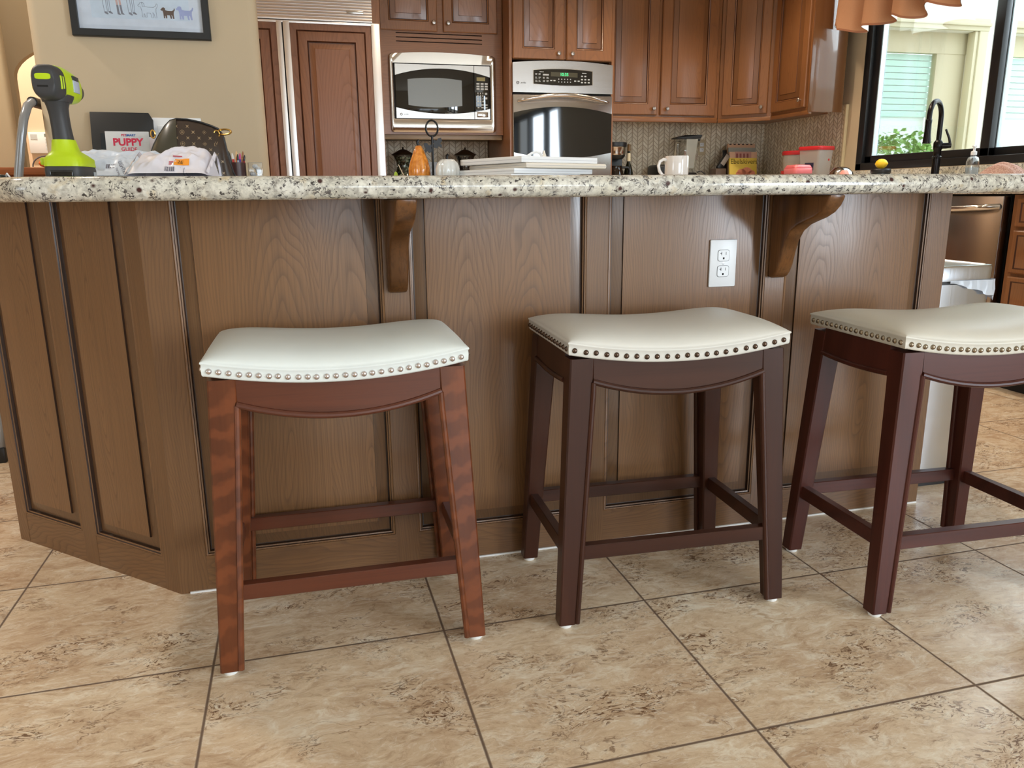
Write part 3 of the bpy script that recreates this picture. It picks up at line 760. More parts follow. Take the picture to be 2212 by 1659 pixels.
p = hp(-0.353, 1.553); bar_stool('red-brown curly-grain saddle stool with cream seat and pale nailheads, left of the row', p[0], p[1], R(14.0-14.6), M['st1'], M['st1h'], M['lea1'], M['nail1'], 28, 18, 0.0056)
p = hp(0.309, 1.703); bar_stool('dark espresso saddle stool with widely spaced bronze nailheads, in front of the outlet', p[0], p[1], R(12.4-14.6), M['st2'], M['st2h'], M['lea2'], M['nail2'], 22, 15, 0.0056)
p = hp(0.981, 1.736); bar_stool('dark mahogany saddle stool cut by the right edge, nearest the steel trash can', p[0], p[1], R(12.3-14.6), M['st3'], M['st3h'], M['lea3'], M['nail3'], 28, 18, 0.0056)

# ------------------------------------------------------------------ back run of the kitchen
CW = [M['cab'], M['cabdk']]
# refrigerator
fr = thing('refrigerator', 'built-in refrigerator with cherry panels, ribbed grille and white metal strips', 'refrigerator', (0.03, 5.45, 0))
obj('body', B().box(-0.44, 0.483, 5.145, 5.77, 0.0, 2.2), M['blackplastic'], fr, smooth=0)
b = B()
for x0, x1 in ((-0.44, -0.425), (-0.072, -0.041), (-0.034, 0.003), (0.476, 0.526)): b.box(x0, x1, 5.098, 5.14, 0.10, 1.892, 0.002)
b.box(-0.44, 0.526, 5.10, 5.14, 1.884, 1.898, 0.002)
obj('frame_strip', b, M['alu'], fr)
FB = basis((0, 5.122, 0), (1, 0), (0, -1))
for nm, x0, x1 in (('freezer_door', -0.425, -0.072), ('fridge_door', 0.004, 0.476)):
    b = B(FB)
    # outer moulded rectangle with an inner raised panel
    X0, X1, Z0, Z1 = x0, x1, 0.10, 1.884
    k0 = 0.030 if x0 > 0 else 0.03
    def r(k, d, mi): return (X0+k, X1-k, Z0+k, Z1-k, d, mi)
    b.rects([r(0, -0.015, 0), r(0, 0.012, 0), r(0.032, 0.012, 0), r(0.034, 0.012, 1), r(0.038, 0.009, 1), r(0.044, 0.017, 0), r(0.052, 0.018, 0), r(0.091, 0.018, 0), r(0.094, 0.018, 1), r(0.100, 0.006, 1), r(0.104, 0.006, 0), r(0.108, 0.006, 0), r(0.135, 0.015, 0), r(0.137, 0.018, 0)], True, True)
    obj(nm, b, [M['fridgewood'], M['cabdk']], fr, smooth=20)
b = B()
b.box(-0.44, 0.484, 5.10, 5.14, 1.902, 2.17)
g = obj('grille', b, M['alug'], fr, smooth=0)
b = B()
for i in range(16):
    z = 1.916+i*0.0158; b.tube([(-0.438, 5.098, z), (0.484, 5.098, z)], 0.0062, 8)
obj('slats', b, M['alug'], g)
obj('badge', B().box(0.335, 0.435, 5.088, 5.094, 1.945, 1.962, 0.002), M['steel'], g)
obj('toe_grille', B().box(-0.43, 0.48, 5.13, 5.16, 0.0, 0.09), M['blackplastic'], fr)

# microwave cabinet (upper doors, vent slots, face panel) and the niche below
mc = thing('microwave_cabinet', 'cherry wall cabinet with two doors and vent slots above the microwave', 'cabinet', (0.92, 5.5, 1.28))
b = B()
b.box(0.535, 1.338, 5.33, 5.77, 1.74, 2.70); b.box(0.535, 0.58, 5.33, 5.77, 1.282, 1.74); b.box(1.295, 1.338, 5.33, 5.77, 1.282, 1.74); b.box(0.58, 1.295, 5.33, 5.77, 1.282, 1.34)
obj('carcass', b, M['cab'], mc, smooth=0)
b = B()
z = [1.845, 1.8695, 1.8945]
b.box(0.535, 1.338, 5.31, 5.33, 1.899, 2.70); b.box(0.535, 0.605, 5.31, 5.33, 1.282, 1.899); b.box(1.275, 1.338, 5.31, 5.33, 1.282, 1.899)
b.box(0.605, 1.275, 5.31, 5.33, 1.770, 1.8415); b.box(0.605, 1.275, 5.31, 5.33, 1.282, 1.32)
b.box(0.605, 0.648, 5.31, 5.33, 1.8415, 1.899); b.box(1.204, 1.275, 5.31, 5.33, 1.8415, 1.899)
b.box(0.648, 1.204, 5.31, 5.33, 1.8475, 1.866); b.box(0.648, 1.204, 5.31, 5.33, 1.872, 1.891); b.box(0.648, 1.204, 5.31, 5.33, 1.897, 1.899)
obj('face_frame', b, M['cabh'], mc, smooth=0)
obj('vent_recess', B().box(0.64, 1.21, 5.329, 5.3305, 1.838, 1.899), M['dark'], mc, smooth=0)
MB = basis((0, 5.31, 0), (1, 0), (0, -1))
for x0, x1, kx in ((0.548, 0.911, 0.886), (0.950, 1.303, 0.979)):
    dd = door(mc, MB, x0, x1, 1.906, 2.66, CW, 0.02, 0.055, 0.03); knob(dd, MB, kx, 1.955, 0.02)
obj('light_rail', B().box(0.54, 1.335, 5.325, 5.345, 1.252, 1.282, 0.004), plain('rail_underside', srgb(150, 132, 110), 0.4), mc)
sp_ = thing('cabinet_side_panel', 'tall brown cherry panel between refrigerator and microwave cabinet', 'cabinet panel', (0.53, 5.45, 0))
obj('panel', B().box(0.4865, 0.5345, 5.143, 5.77, 0.0, 2.7), M['cab'], sp_, smooth=0)

# built-in microwave
mw = thing('microwave_oven', 'built-in stainless microwave with bowed trim, black glass and keypad', 'microwave', (0.94, 5.3, 1.296))
MWB = basis((0, 5.3085, 0), (1, 0), (0, -1))
def bow_rect(x0, x1, z0, z1, r, bow, n=5):
    pts = []
    for cx, cz, a0 in ((x1-r, z1-r, 0), (x0+r, z1-r, 90), (x0+r, z0+r, 180), (x1-r, z0+r, 270)):
        for i in range(n+1):
            a = R(a0+90*i/n); pts.append([cx+r*math.cos(a), cz+r*math.sin(a)])
        if a0 == 0:
            for i in range(1, 10): pts.append([cx+(x0+r-cx)*i/10, z1])
    m = (x0+x1)/2; h = (x1-x0)/2
    for p in pts:
        if p[1] > (z0+z1)/2: p[1] += bow*(1-((p[0]-m)/h)**2)
    return [tuple(p) for p in pts]
def ringprism(bb, outer, inner, d0, d1, chamf=0.004):
    n = len(outer); c0 = (sum(p[0] for p in outer)/n, sum(p[1] for p in outer)/n)
    sh = lambda P, k: [(c0[0]+(p[0]-c0[0])*(1-k/0.35), c0[1]+(p[1]-c0[1])*(1-k/0.24)) for p in P]
    o1 = sh(outer, chamf); i1 = sh(inner, -chamf)
    bb.loft([[(p[0], d0, p[1]) for p in outer], [(p[0], d1-chamf, p[1]) for p in outer], [(p[0], d1, p[1]) for p in o1], [(p[0], d1, p[1]) for p in i1], [(p[0], d1-chamf, p[1]) for p in inner], [(p[0], d0, p[1]) for p in inner]], False, False, True, None, True)
out = bow_rect(0.594, 1.286, 1.2955, 1.768, 0.022, 0.016); inn = bow_rect(0.618, 1.252, 1.377, 1.712, 0.003, 0.0)
b = B(MWB); ringprism(b, out, inn, 0.0, 0.020, 0.003)
obj('trim_kit', b, M['chrome'], mw, smooth=50)
obj('cavity', B(MWB).box(0.615, 1.256, -0.30, 0.004, 1.374, 1.715), M['dark'], mw, smooth=0)
def band(bb, x0, x1, zt, zb0, sag, d0, d1, n=20, up=True, ext=(0.628, 1.248)):
    """metal band whose inner edge is an arc across the whole front"""
    m = (ext[0]+ext[1])/2; h = (ext[1]-ext[0])/2
    loops = []
    for i in range(n+1):
        x = x0+(x1-x0)*i/n; ze = zb0+sag*(1-((x-m)/h)**2)
        loops.append([(x, d0, zt), (x, d1, zt), (x, d1, ze), (x, d0, ze)])
    bb.loft(loops)
md = obj('door', B(MWB).box(0.630, 1.141, 0.0, 0.016, 1.381, 1.707, 0.002), M['blackglass'], mw)
b = B(MWB); band(b, 0.630, 1.141, 1.708, 1.640, 0.046, 0.004, 0.0185); obj('upper_band', b, M['steel'], md)
b = B(MWB); band(b, 0.630, 1.141, 1.380, 1.446, -0.036, 0.004, 0.0185); obj('lower_band', b, M['steel'], md)
def bulged(x0, x1, z0, z1, s0, s1, n=14):
    m = (x0+x1)/2; h = (x1-x0)/2
    return [(x0+(x1-x0)*i/n, z0-s0*(1-((x0+(x1-x0)*i/n-m)/h)**2)) for i in range(n+1)] + [(x1-(x1-x0)*i/n, z1+s1*(1-((x1-(x1-x0)*i/n-m)/h)**2)) for i in range(n+1)]
wp = bulged(0.709, 1.061, 1.461, 1.617, 0.012, 0.012)
obj('window', B(MWB).prism(wp, 0.012, 0.0166), M['greyglass'], md)
cp = obj('control_panel', B(MWB).box(1.144, 1.247, 0.0, 0.016, 1.381, 1.707, 0.002), M['blackglass'], mw)
b = B(MWB); band(b, 1.144, 1.247, 1.708, 1.640, 0.046, 0.004, 0.0185, 8); obj('upper_band', b, M['steel'], cp)
b = B(MWB); band(b, 1.144, 1.247, 1.380, 1.446, -0.036, 0.004, 0.0185, 8); lb = obj('lower_band', b, M['steel'], cp)
obj('door_button', B(MWB).box(1.158, 1.232, 0.016, 0.021, 1.392, 1.425, 0.004), M['chrome'], cp)
obj('display', B(MWB).box(1.160, 1.216, 0.012, 0.0168, 1.617, 1.640), plain('lcd_olive', srgb(128, 118, 62), 0.3), cp)
M['print'] = plain('panel_print', srgb(178, 184, 188), 0.5)
b = B(MWB)
for rz_, row in ((1.600, 0), (1.584, 0), (1.568, 0)):
    for cxx in (1.158, 1.186, 1.213): b.box(cxx, cxx+0.020, 0.0155, 0.0163, rz_-0.005, rz_+0.005)
for i in range(3):
    for cxx in (1.164, 1.181, 1.197): b.box(cxx, cxx+0.0055, 0.0155, 0.0163, 1.541-i*0.0165-0.005, 1.541-i*0.0165+0.005)
    if i < 2: b.box(1.214, 1.229, 0.0155, 0.0163, 1.539-i*0.028-0.006, 1.539-i*0.028+0.006)
b.box(1.162, 1.174, 0.0155, 0.0163, 1.487, 1.496); b.box(1.180, 1.189, 0.0155, 0.0163, 1.487, 1.496); b.box(1.196, 1.207, 0.0155, 0.0163, 1.487, 1.496)
for rz_ in (1.469, 1.452):
    for cxx, ww in ((1.163, 0.012), (1.188, 0.016), (1.216, 0.014)): b.box(cxx, cxx+ww, 0.0155, 0.0163, rz_-0.003, rz_+0.004)
obj('keypad', b, M['print'], cp, smooth=0)
def logo(parent, Mx, x, z, d, r, mat, word=True):
    b = B(Mx); b.tube([(x+r*math.cos(2*math.pi*i/20), d, z+r*math.sin(2*math.pi*i/20)) for i in range(20)], r*0.22, 8, True)
    obj('emblem', b, mat, parent)
    O, X, N = Mx @ Vector((x, d, z)), Mx.to_3x3() @ Vector((1, 0, 0)), None
    obj('emblem_letters', text_bm('GE', r*1.15, txm(O, X, (0, 0, 1)), 0.0004, 0.0), mat, parent, smooth=0)
    if word: obj('wordmark', text_bm('profile', r*1.7, txm(Mx @ Vector((x+r*4.6, d, z)), X, (0, 0, 1)), 0.0004), mat, parent, smooth=0)
M['logo'] = plain('logo_grey', srgb(90, 88, 86), 0.5)
logo(md, MWB, 0.661, 1.404, 0.0192, 0.0068, M['logo'])

# oven tower
tw = thing('oven_cabinet', 'tall cherry cabinet with two small doors above the wall oven', 'cabinet', (1.69, 5.45, 0))
b = B()
b.box(1.341, 1.360, 5.16, 5.77, 0, 2.70); b.box(2.03, 2.052, 5.16, 5.77, 0, 2.70); b.box(1.36, 2.03, 5.16, 5.77, 1.735, 2.70); b.box(1.36, 2.03, 5.16, 5.77, 0.10, 0.80); b.box(1.36, 2.03, 5.70, 5.77, 0.8, 1.735)
obj('carcass', b, M['cab'], tw, smooth=0)
b = B(); b.box(1.341, 1.358, 5.14, 5.16, 0, 2.70); b.box(2.036, 2.052, 5.14, 5.16, 0, 2.70); b.box(1.358, 2.036, 5.14, 5.16, 1.742, 2.70); b.box(1.358, 2.036, 5.14, 5.16, 0.1, 0.83)
obj('face_frame', b, M['cab'], tw, smooth=0)
TB = basis((0, 5.14, 0), (1, 0), (0, -1))
for x0, x1, kx in ((1.362, 1.702, 1.661), (1.719, 2.030, 1.753)):
    dd = door(tw, TB, x0, x1, 1.735, 2.66, CW, 0.02, 0.062, 0.03); knob(dd, TB, kx, 1.772, 0.02)
# wall oven
ov = thing('wall_oven', 'stainless wall oven with curved handle, black glass door and green clock', 'oven', (1.695, 5.13, 0.83))
obj('body', B().box(1.362, 2.028, 5.165, 5.69, 0.835, 1.70), M['blackplastic'], ov, smooth=0)
CPm = basis((0, 5.14, 0), (1, 0), (0, -1))
pts = bow_rect(1.3565, 2.0355, 1.533, 1.711, 0.003, 0.018)
b = B(CPm); b.prism(pts, 0.0, 0.026); cpn = obj('control_panel', b, M['steel'], ov, smooth=30)
dp = bulged(1.494, 1.892, 1.586, 1.668, 0.008, 0.010)
rim = [(1.693+(p[0]-1.693)*1.02, 1.627+(p[1]-1.627)*1.07) for p in dp]
obj('bezel', B(CPm).prism(rim, 0.02, 0.0272), M['chrome'], cpn)
obj('display_glass', B(CPm).prism(dp, 0.024, 0.0282), M['blackglass'], cpn)
obj('clock_window', B(CPm).prism([(1.609, 1.633), (1.791, 1.630), (1.791, 1.657), (1.609, 1.660)], 0.028, 0.0287), plain('clock_amber', srgb(58, 52, 16), 0.3), cpn)
gm = NT('clock_digits'); gm.set(base=srgb(60, 240, 150), emit=srgb(70, 255, 150), emits=1.2)
obj('clock_digits', text_bm('10:35', 0.026, txm(CPm @ Vector((1.700, 0.0292, 1.645)), (1, 0, 0), (0, 0, 1)), 0.0003, 0.0), gm.m, cpn, smooth=0)
b = B(CPm)
random.seed(3)
for zc, xsx in ((1.640, (1.505, 1.527)), (1.619, (1.505, 1.527, 1.556, 1.580)), (1.600, (1.505, 1.527, 1.556, 1.580))):
    for x in xsx:
        for k in range(2): b.box(x, x+random.uniform(0.010, 0.016), 0.0282, 0.0288, zc-0.001+k*0.006, zc+0.002+k*0.006)
b.box(1.556, 1.596, 0.0282, 0.0288, 1.637, 1.646)
for zc in (1.617, 1.600):
    for i in range(5): b.box(1.660+i*0.020, 1.666+i*0.020, 0.0282, 0.0288, zc-0.003, zc+0.003)
for x in (1.605, 1.627, 1.768, 1.792): b.box(x, x+0.014, 0.0282, 0.0288, 1.604, 1.611)
for zc in (1.638, 1.618, 1.600):
    for x in (1.815, 1.838, 1.862): 
        if not (zc > 1.63 and x > 1.85): b.box(x, x+0.013, 0.0282, 0.0288, zc-0.004, zc+0.004)
b.box(1.822, 1.852, 0.0282, 0.0288, 1.655, 1.658); b.box(1.534, 1.562, 0.0282, 0.0288, 1.657, 1.660)
obj('key_legends', b, M['print'], cpn, smooth=0)
logo(cpn, CPm, 1.389, 1.590, 0.0272, 0.008, M['logo'])
od = obj('door', B(CPm).box(1.3565, 2.033, 0.0, 0.030, 0.84, 1.518, 0.003), M['steel'], ov)
gl = bulged(1.359, 2.031, 1.162, 1.408, 0.036, 0.040, 24)
obj('door_glass', B(CPm).prism(gl, 0.022, 0.0325), M['blackglass'], od, smooth=30)
obj('vent_gap', B(CPm).box(1.362, 2.03, 0.0, 0.012, 1.518, 1.533), M['dark'], ov, smooth=0)
hpz = []
for i in range(25):
    t = i/24; x = 1.388+(2.006-1.388)*t; hpz.append((x, 0.032+0.038*math.sin(math.pi*t)**0.45, 1.478+0.038*math.sin(math.pi*t)))
obj('handle', B(CPm).tube(hpz, [0.008+0.006*math.sin(math.pi*i/24) for i in range(25)], 12), M['chrome'], od, smooth=60)

# back wall uppers, diagonal corner cabinet, right wall upper
uc = thing('upper_cabinet', 'cherry upper cabinet with two tall doors beside the oven cabinet', 'cabinet', (2.55, 5.6, 1.44))
obj('carcass', B().box(2.056, 2.995, 5.45, 5.77, 1.43, 2.70), M['cab'], uc, smooth=0)
UB = basis((0, 5.45, 0), (1, 0), (0, -1))
obj('light_rail', B(UB).box(2.056, 2.99, -0.02, 0.012, 1.392, 1.43, 0.006), M['cabh'], uc)
for x0, x1, kx in ((2.10, 2.506, 2.472), (2.531, 2.965, 2.577)):
    dd = door(uc, UB, x0, x1, 1.440, 2.66, CW, 0.02, 0.072, 0.034); knob(dd, UB, kx, 1.482, 0.02)
dc = thing('corner_cabinet', 'diagonal cherry corner cabinet with a single door', 'cabinet', (3.3, 5.5, 1.43))
obj('carcass', B().prism([(3.0, 5.45), (3.27, 5.18), (3.585, 5.18), (3.585, 5.76), (3.0, 5.76)], 1.42, 2.70, 'xy'), M['cab'], dc, smooth=0)
s2 = math.sqrt(0.5)
DB_ = basis((3.0, 5.45, 0), (s2, -s2), (-s2, -s2))
dd = door(dc, DB_, 0.03, 0.352, 1.440, 2.66, CW, 0.02, 0.060, 0.032); knob(dd, DB_, 0.315, 1.482, 0.02)
obj('light_rail', B(DB_).box(0.0, 0.382, -0.02, 0.008, 1.392, 1.42, 0.005), M['cabh'], dc)
rc = thing('end_cabinet', 'cherry wall cabinet with glossy end panel beside the curtained window', 'cabinet', (3.43, 4.95, 1.42))
obj('carcass', B().box(3.27, 3.512, 4.735, 5.176, 1.42, 2.70).box(3.513, 3.597, 4.98, 5.176, 1.42, 2.70), M['cab'], rc, smooth=0)
gp = wood('glossy_end_panel', lum(CAB, 0.62), CABD, 2, 0.22, 0.9, 0.5, pores=0.1, ring=3, coatr=0.06)  # cherry tone darkened to stand in for shade on this panel
obj('end_panel', B().box(3.255, 3.513, 4.728, 4.735, 1.405, 2.70, 0.002), gp, rc)
RB = basis((3.27, 5.176, 0), (0, -1), (-1, 0))
dd = door(rc, RB, 0.012, 0.405, 1.440, 2.66, CW, 0.02, 0.058, 0.032); knob(dd, RB, 0.365, 1.488, 0.02)
obj('light_rail', B(RB).box(0.0, 0.44, -0.02, 0.006, 1.392, 1.42, 0.005), M['cabh'], rc)

# base cabinets and rear countertops (mostly hidden behind the island)
def base_cab(name, label, x0, x1, y0, y1, front, doors):
    t = thing(name, label, 'cabinet', ((x0+x1)/2, (y0+y1)/2, 0))
    obj('carcass', B().box(x0, x1, y0, y1, 0.10, 0.873), M['cab'], t, smooth=0)
    return t
nb_ = base_cab('base_cabinet', 'cherry base cabinet under the jar niche, behind the island', 0.54, 1.336, 5.16, 5.77, 0, 0)
NBm = basis((0, 5.16, 0), (1, 0), (0, -1))
for x0, x1, kx in ((0.55, 0.932, 0.90), (0.944, 1.326, 0.975)):
    dd = door(nb_, NBm, x0, x1, 0.12, 0.86, CW); knob(dd, NBm, kx, 0.80, 0.02)
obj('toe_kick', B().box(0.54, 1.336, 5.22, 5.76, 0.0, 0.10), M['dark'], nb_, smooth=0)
bb_ = base_cab('base_cabinet', 'cherry base cabinet under the back counter with the mug and blender above', 2.056, 2.99, 5.18, 5.77, 0, 0)
BBm = basis((0, 5.18, 0), (1, 0), (0, -1))
for x0, x1, kx in ((2.07, 2.515, 2.48), (2.53, 2.975, 2.565)):
    dd = door(bb_, BBm, x0, x1, 0.12, 0.86, CW); knob(dd, BBm, kx, 0.80, 0.02)
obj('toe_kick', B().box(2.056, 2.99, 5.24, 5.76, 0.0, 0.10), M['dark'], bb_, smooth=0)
t_ = obj('niche_countertop', B().box(0.537, 1.338, 5.13, 5.764, 0.876, 0.914, 0.008), M['granite']); tag(t_, 'short granite counter in the niche under the microwave', 'countertop')
sk = thing('sink_cabinet', 'cherry sink base cabinet under the window, left of the dishwasher', 'cabinet', (3.3, 4.4, 0))
obj('carcass', B().box(3.02, 3.59, 3.455, 5.76, 0.10, 0.873), M['cab'], sk, smooth=0)
SKm = basis((3.02, 5.1, 0), (0, -1), (-1, 0))
for x0, x1, kx in ((0.02, 0.40, 0.37), (0.42, 0.80, 0.45), (0.82, 1.22, 1.19), (1.24, 1.63, 1.27)):
    dd = door(sk, SKm, x0, x1, 0.12, 0.86, CW); knob(dd, SKm, kx, 0.80, 0.02)
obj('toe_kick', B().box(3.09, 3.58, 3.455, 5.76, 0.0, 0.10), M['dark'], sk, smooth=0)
# dishwasher
dw = thing('dishwasher', 'stainless dishwasher with bowed bar handle under the sink counter', 'dishwasher', (3.3, 3.15, 0))
obj('tub', B().box(3.04, 3.58, 2.862, 3.448, 0.10, 0.872), M['blackplastic'], dw, smooth=0)
bronze_steel = steel('dim_brushed_steel', (0.34, 0.31, 0.29), 0.22, True, 1)
obj('door_panel', B().box(2.992, 3.038, 2.866, 3.446, 0.115, 0.868, 0.004), bronze_steel, dw)
hz = [(2.992-0.060*math.sin(math.pi*min(1, max(0, i/20)))**0.35, 2.885+0.53*i/20, 0.822-0.012*math.sin(math.pi*i/20)) for i in range(21)]
obj('handle', B().tube(hz, 0.0135, 12), M['chrome'], dw, smooth=60)
obj('toe_panel', B().box(3.075, 3.10, 2.862, 3.448, 0.012, 0.11), M['blackplastic'], dw, smooth=0)
b = B()
for v in (2.90, 3.41): b.lathe([(0.02, 0.0), (0.02, 0.10)], (3.2, v, 0), 12)
obj('foot', b, M['blackplastic'], dw)
# drawer cabinet right of the dishwasher
dr = thing('drawer_cabinet', 'warm cherry drawer cabinet right of the dishwasher', 'cabinet', (3.3, 2.5, 0))
obj('carcass', B().box(3.02, 3.59, 2.10, 2.838, 0.10, 0.873), M['cab'], dr, smooth=0)
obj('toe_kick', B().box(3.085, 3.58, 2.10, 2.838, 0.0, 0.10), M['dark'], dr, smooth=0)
DRm = basis((3.02, 2.838, 0), (0, -1), (-1, 0))
for z0, z1 in ((0.735, 0.860), (0.535, 0.722), (0.330, 0.522), (0.115, 0.317)):
    b = B(DRm)
    b.rects([(0.03, 0.71, z0, z1, 0, 0), (0.03, 0.71, z0, z1, 0.014, 0), (0.036, 0.704, z0+0.006, z1-0.006, 0.02, 0), (0.055, 0.685, z0+0.02, z1-0.02, 0.02, 1), (0.06, 0.68, z0+0.026, z1-0.026, 0.016, 0)])
    o = obj('drawer', b, CW, dr)
    for x in (0.2, 0.54): knob(o, DRm, x, (z0+z1)/2, 0.016)
# rear L-shaped granite counter and upstand
b = B()
b.prism([(2.056, 5.145), (2.975, 5.145), (2.975, 2.10), (3.595, 2.10), (3.595, 5.762), (2.056, 5.762)], 0.876, 0.914, 'xy')
rcnt = obj('rear_countertop', b, M['granite'], bevel=0.006)
tag(rcnt, 'granite counter running along the back wall and under the sink window', 'countertop')
obj('upstand', B().box(3.572, 3.598, 2.12, 4.765, 0.9145, 1.026, 0.003), M['granite'], rcnt)

# ------------------------------------------------------------------ trash can
tc_ = thing('trash_can', 'stainless rectangular trash can with plastic liner at the island end', 'trash can', (1.85, 2.06, 0))
TX0, TX1, TY0, TY1 = 1.712, 1.976, 1.885, 2.24
def rr(x0, x1, y0, y1, r, z): return [(p[0], p[1], z) for p in round_rect(x0, x1, y0, y1, r, 5)]
b = B(); b.loft([rr(TX0, TX1, TY0, TY1, 0.035, z) for z in (0.025, 0.03, 0.30, 0.624)])
obj('body', b, M['cansteel'], tc_, smooth=50)
b = B(); b.loft([rr(TX0+0.004, TX1-0.004, TY0+0.004, TY1-0.004, 0.035, z) for z in (0.0, 0.026)])
obj('base_ring', b, M['blackplastic'], tc_)
b = B(); b.loft([rr(TX0+0.004, TX1-0.004, TY0+0.004, TY1-0.004, 0.033, z) for z in (0.622, 0.636)])
obj('rim', b, M['blackplastic'], tc_)
b = B(); b.loft([rr(TX0-0.003, TX1+0.003, TY0-0.003, TY1+0.003, 0.037, 0.634), rr(TX0-0.004, TX1+0.004, TY0-0.004, TY1+0.004, 0.038, 0.672), rr(TX0, TX1, TY0, TY1, 0.034, 0.678), rr(TX0+0.008, TX1-0.008, TY0+0.008, TY1-0.008, 0.03, 0.679), rr(TX0+0.012, TX1-0.012, TY0+0.012, TY1-0.012, 0.026, 0.675)])
obj('lid', b, M['cansteel'], tc_, smooth=40)
# liner: a thin skirt hanging out under the lid at the right front corner
path = [(TX0+0.10, TY0-0.004), (TX0+0.15, TY0-0.008), (TX0+0.20, TY0-0.010), (TX1-0.02, TY0-0.010), (TX1+0.006, TY0+0.006), (TX1+0.010, TY0+0.05), (TX1+0.009, TY0+0.13), (TX1+0.006, TY0+0.22)]
hang = [0.002, 0.012, 0.028, 0.040, 0.055, 0.05, 0.03, 0.004]
b = B(); L0 = []; L1 = []; L2 = []
for i in range(43):
    f = i/42*(len(path)-1); k = min(int(f), len(path)-2); t = f-k
    x = path[k][0]*(1-t)+path[k+1][0]*t; y = path[k][1]*(1-t)+path[k+1][1]*t; h = hang[k]*(1-t)+hang[k+1]*t
    w = 0.003*math.sin(i*0.9)
    L0.append((x, y, 0.636)); L1.append((x+w, y-abs(w), 0.632-h*0.5)); L2.append((x-w*1.5, y-abs(w)*1.5, 0.630-h+0.003*math.sin(i*0.7)))
b.loft([L0, L1, L2], False, False, False)
lm = NT('thin_liner'); lm.set(base=srgb(214, 222, 232), rough=0.25, alpha=0.8)
obj('liner', b, lm.m, tc_, smooth=60)

# ------------------------------------------------------------------ cordless drill
GRN = plain('lime_plastic', srgb(186, 212, 24), 0.38, 0.05)
DGR = plain('charcoal_rubber', srgb(56, 56, 58), 0.5, 0.1, 60)
dl = thing('power_drill', 'lime green and charcoal cordless drill standing on its battery', 'drill', (-0.473, 1.906, GT+0.0006), R(86))
def sq(cx, cy, z, a, b_, e=2.6, n=28, tilt=0.0):
    out = []
    for i in range(n):
        t = 2*math.pi*i/n; c, s_ = math.cos(t), math.sin(t)
        x = a*math.copysign(abs(c)**(2/e), c); y = b_*math.copysign(abs(s_)**(2/e), s_)
        out.append((cx+x, cy+y, z+tilt*x))
    return out
b = B(); b.loft([sq(0.012, 0, 0, .056, .037, 5), sq(0.012, 0, .004, .058, .039, 5), sq(0.012, 0, .022, .058, .039, 5), sq(0.012, 0, .028, .056, .038, 5)])
bt = obj('battery', b, DGR, dl, local=True, smooth=50)
obj('battery_latch', B().box(-.049, -.045, -.022, .022, .004, .020, .002), M['blackglass'], bt, local=True)
obj('battery_label', B().box(0.030, 0.048, -.0398, -.0388, .006, .018), M['print'], bt, local=True)
b = B(); b.loft([sq(0.012, 0, .028, .058, .040, 4.5), sq(0.012, 0, .044, .057, .039, 4.5), sq(0.006, 0, .052, .046, .032, 3.5), sq(-.004, 0, .060, .031, .025, 2.6), sq(-.008, 0, .082, .025, .021, 2.4)])
ft = obj('foot', b, GRN, dl, local=True, smooth=50)
obj('belt_hook_boss', B().box(-.010, .012, .038, .052, .031, .047, .004), GRN, ft, local=True)
b = B(); b.loft([sq(-.008, 0, .081, .0225, .0190, 2.4), sq(-.012, 0, .105, .0205, .0178, 2.4), sq(-.015, 0, .130, .0205, .0178, 2.4), sq(-.018, 0, .145, .023, .019, 2.4), sq(-.018, 0, .158, .028, .022, 2.6)])
gp_ = obj('grip', b, DGR, dl, local=True, smooth=60)
b = B(); b.tube([(p[0], p[1], p[2]) for p in sq(-.018, 0, .1585, .0282, .0223, 2.6)], 0.0016, 6, True)
obj('grip_seam', b, GRN, gp_, local=True)
obj('trigger', B().box(0.006, 0.022, -.009, .009, .124, .152, .005), DGR, dl, local=True)
def yz(x, cz, a, b_, e=2.8, n=32):
    out = []
    for i in range(n):
        t = 2*math.pi*i/n; c, s_ = math.cos(t), math.sin(t)
        out.append((x, a*math.copysign(abs(c)**(2/e), c), cz+b_*math.copysign(abs(s_)**(2/e), s_)))
    return out
b = B(); b.loft([yz(-.079, .190, .020, .021), yz(-.077, .190, .021, .028), yz(-.070, .190, .0245, .0320), yz(-.058, .190, .0265, .0340), yz(-.036, .190, .028, .0345)])
hc = obj('motor_cap', b, DGR, dl, local=True, smooth=60)
b = B(); b.loft([[(x, y, z) for (x, y, z) in yz(-.0785, .1985, .0150, .006, 4)], [(x-.0015, y, z) for (x, y, z) in yz(-.0785, .1985, .0142, .0054, 4)]])
obj('cap_badge', b, GRN, hc, local=True)
obj('air_slot', B().box(-.0792, -.076, -.008, .012, .1785, .182), M['dark'], hc, local=True)
for k in range(2):
    obj('side_vent', B().box(-.060+k*.012, -.056+k*.012, -.0283, .0283, .177+k*.002, .203, .001), GRN, hc, local=True)
b = B(); b.loft([yz(-.037, .1905, .028, .0350), yz(-.010, .191, .030, .0360), yz(.030, .190, .030, .0340), yz(.052, .189, .030, .030), yz(.060, .189, .026, .027)])
hs_ = obj('housing', b, GRN, dl, local=True, smooth=50)
b = B(); b.loft([sq(-.016, 0, .156, .031, .0245, 2.8), sq(-.010, 0, .170, .040, .028, 3.0)])
obj('lower_housing', b, DGR, hs_, local=True)
obj('rating_label', B().box(0.000, 0.034, -.0318, -.028, .178, .202, .001), plain('silver_label', srgb(176, 186, 204), 0.25), hs_, local=True)
obj('rating_label_panel', B().box(0.000, 0.034, -.0314, -.028, .202, .211, .001), DGR, hs_, local=True)
b = B(); b.lathe([(.024, .058), (.0245, .064), (.0225, .082), (.0195, .100), (.012, .108), (.005, .109)], (0, 0, 0), 20, 'x')
for v in b.bm.verts: v.co.z += .189
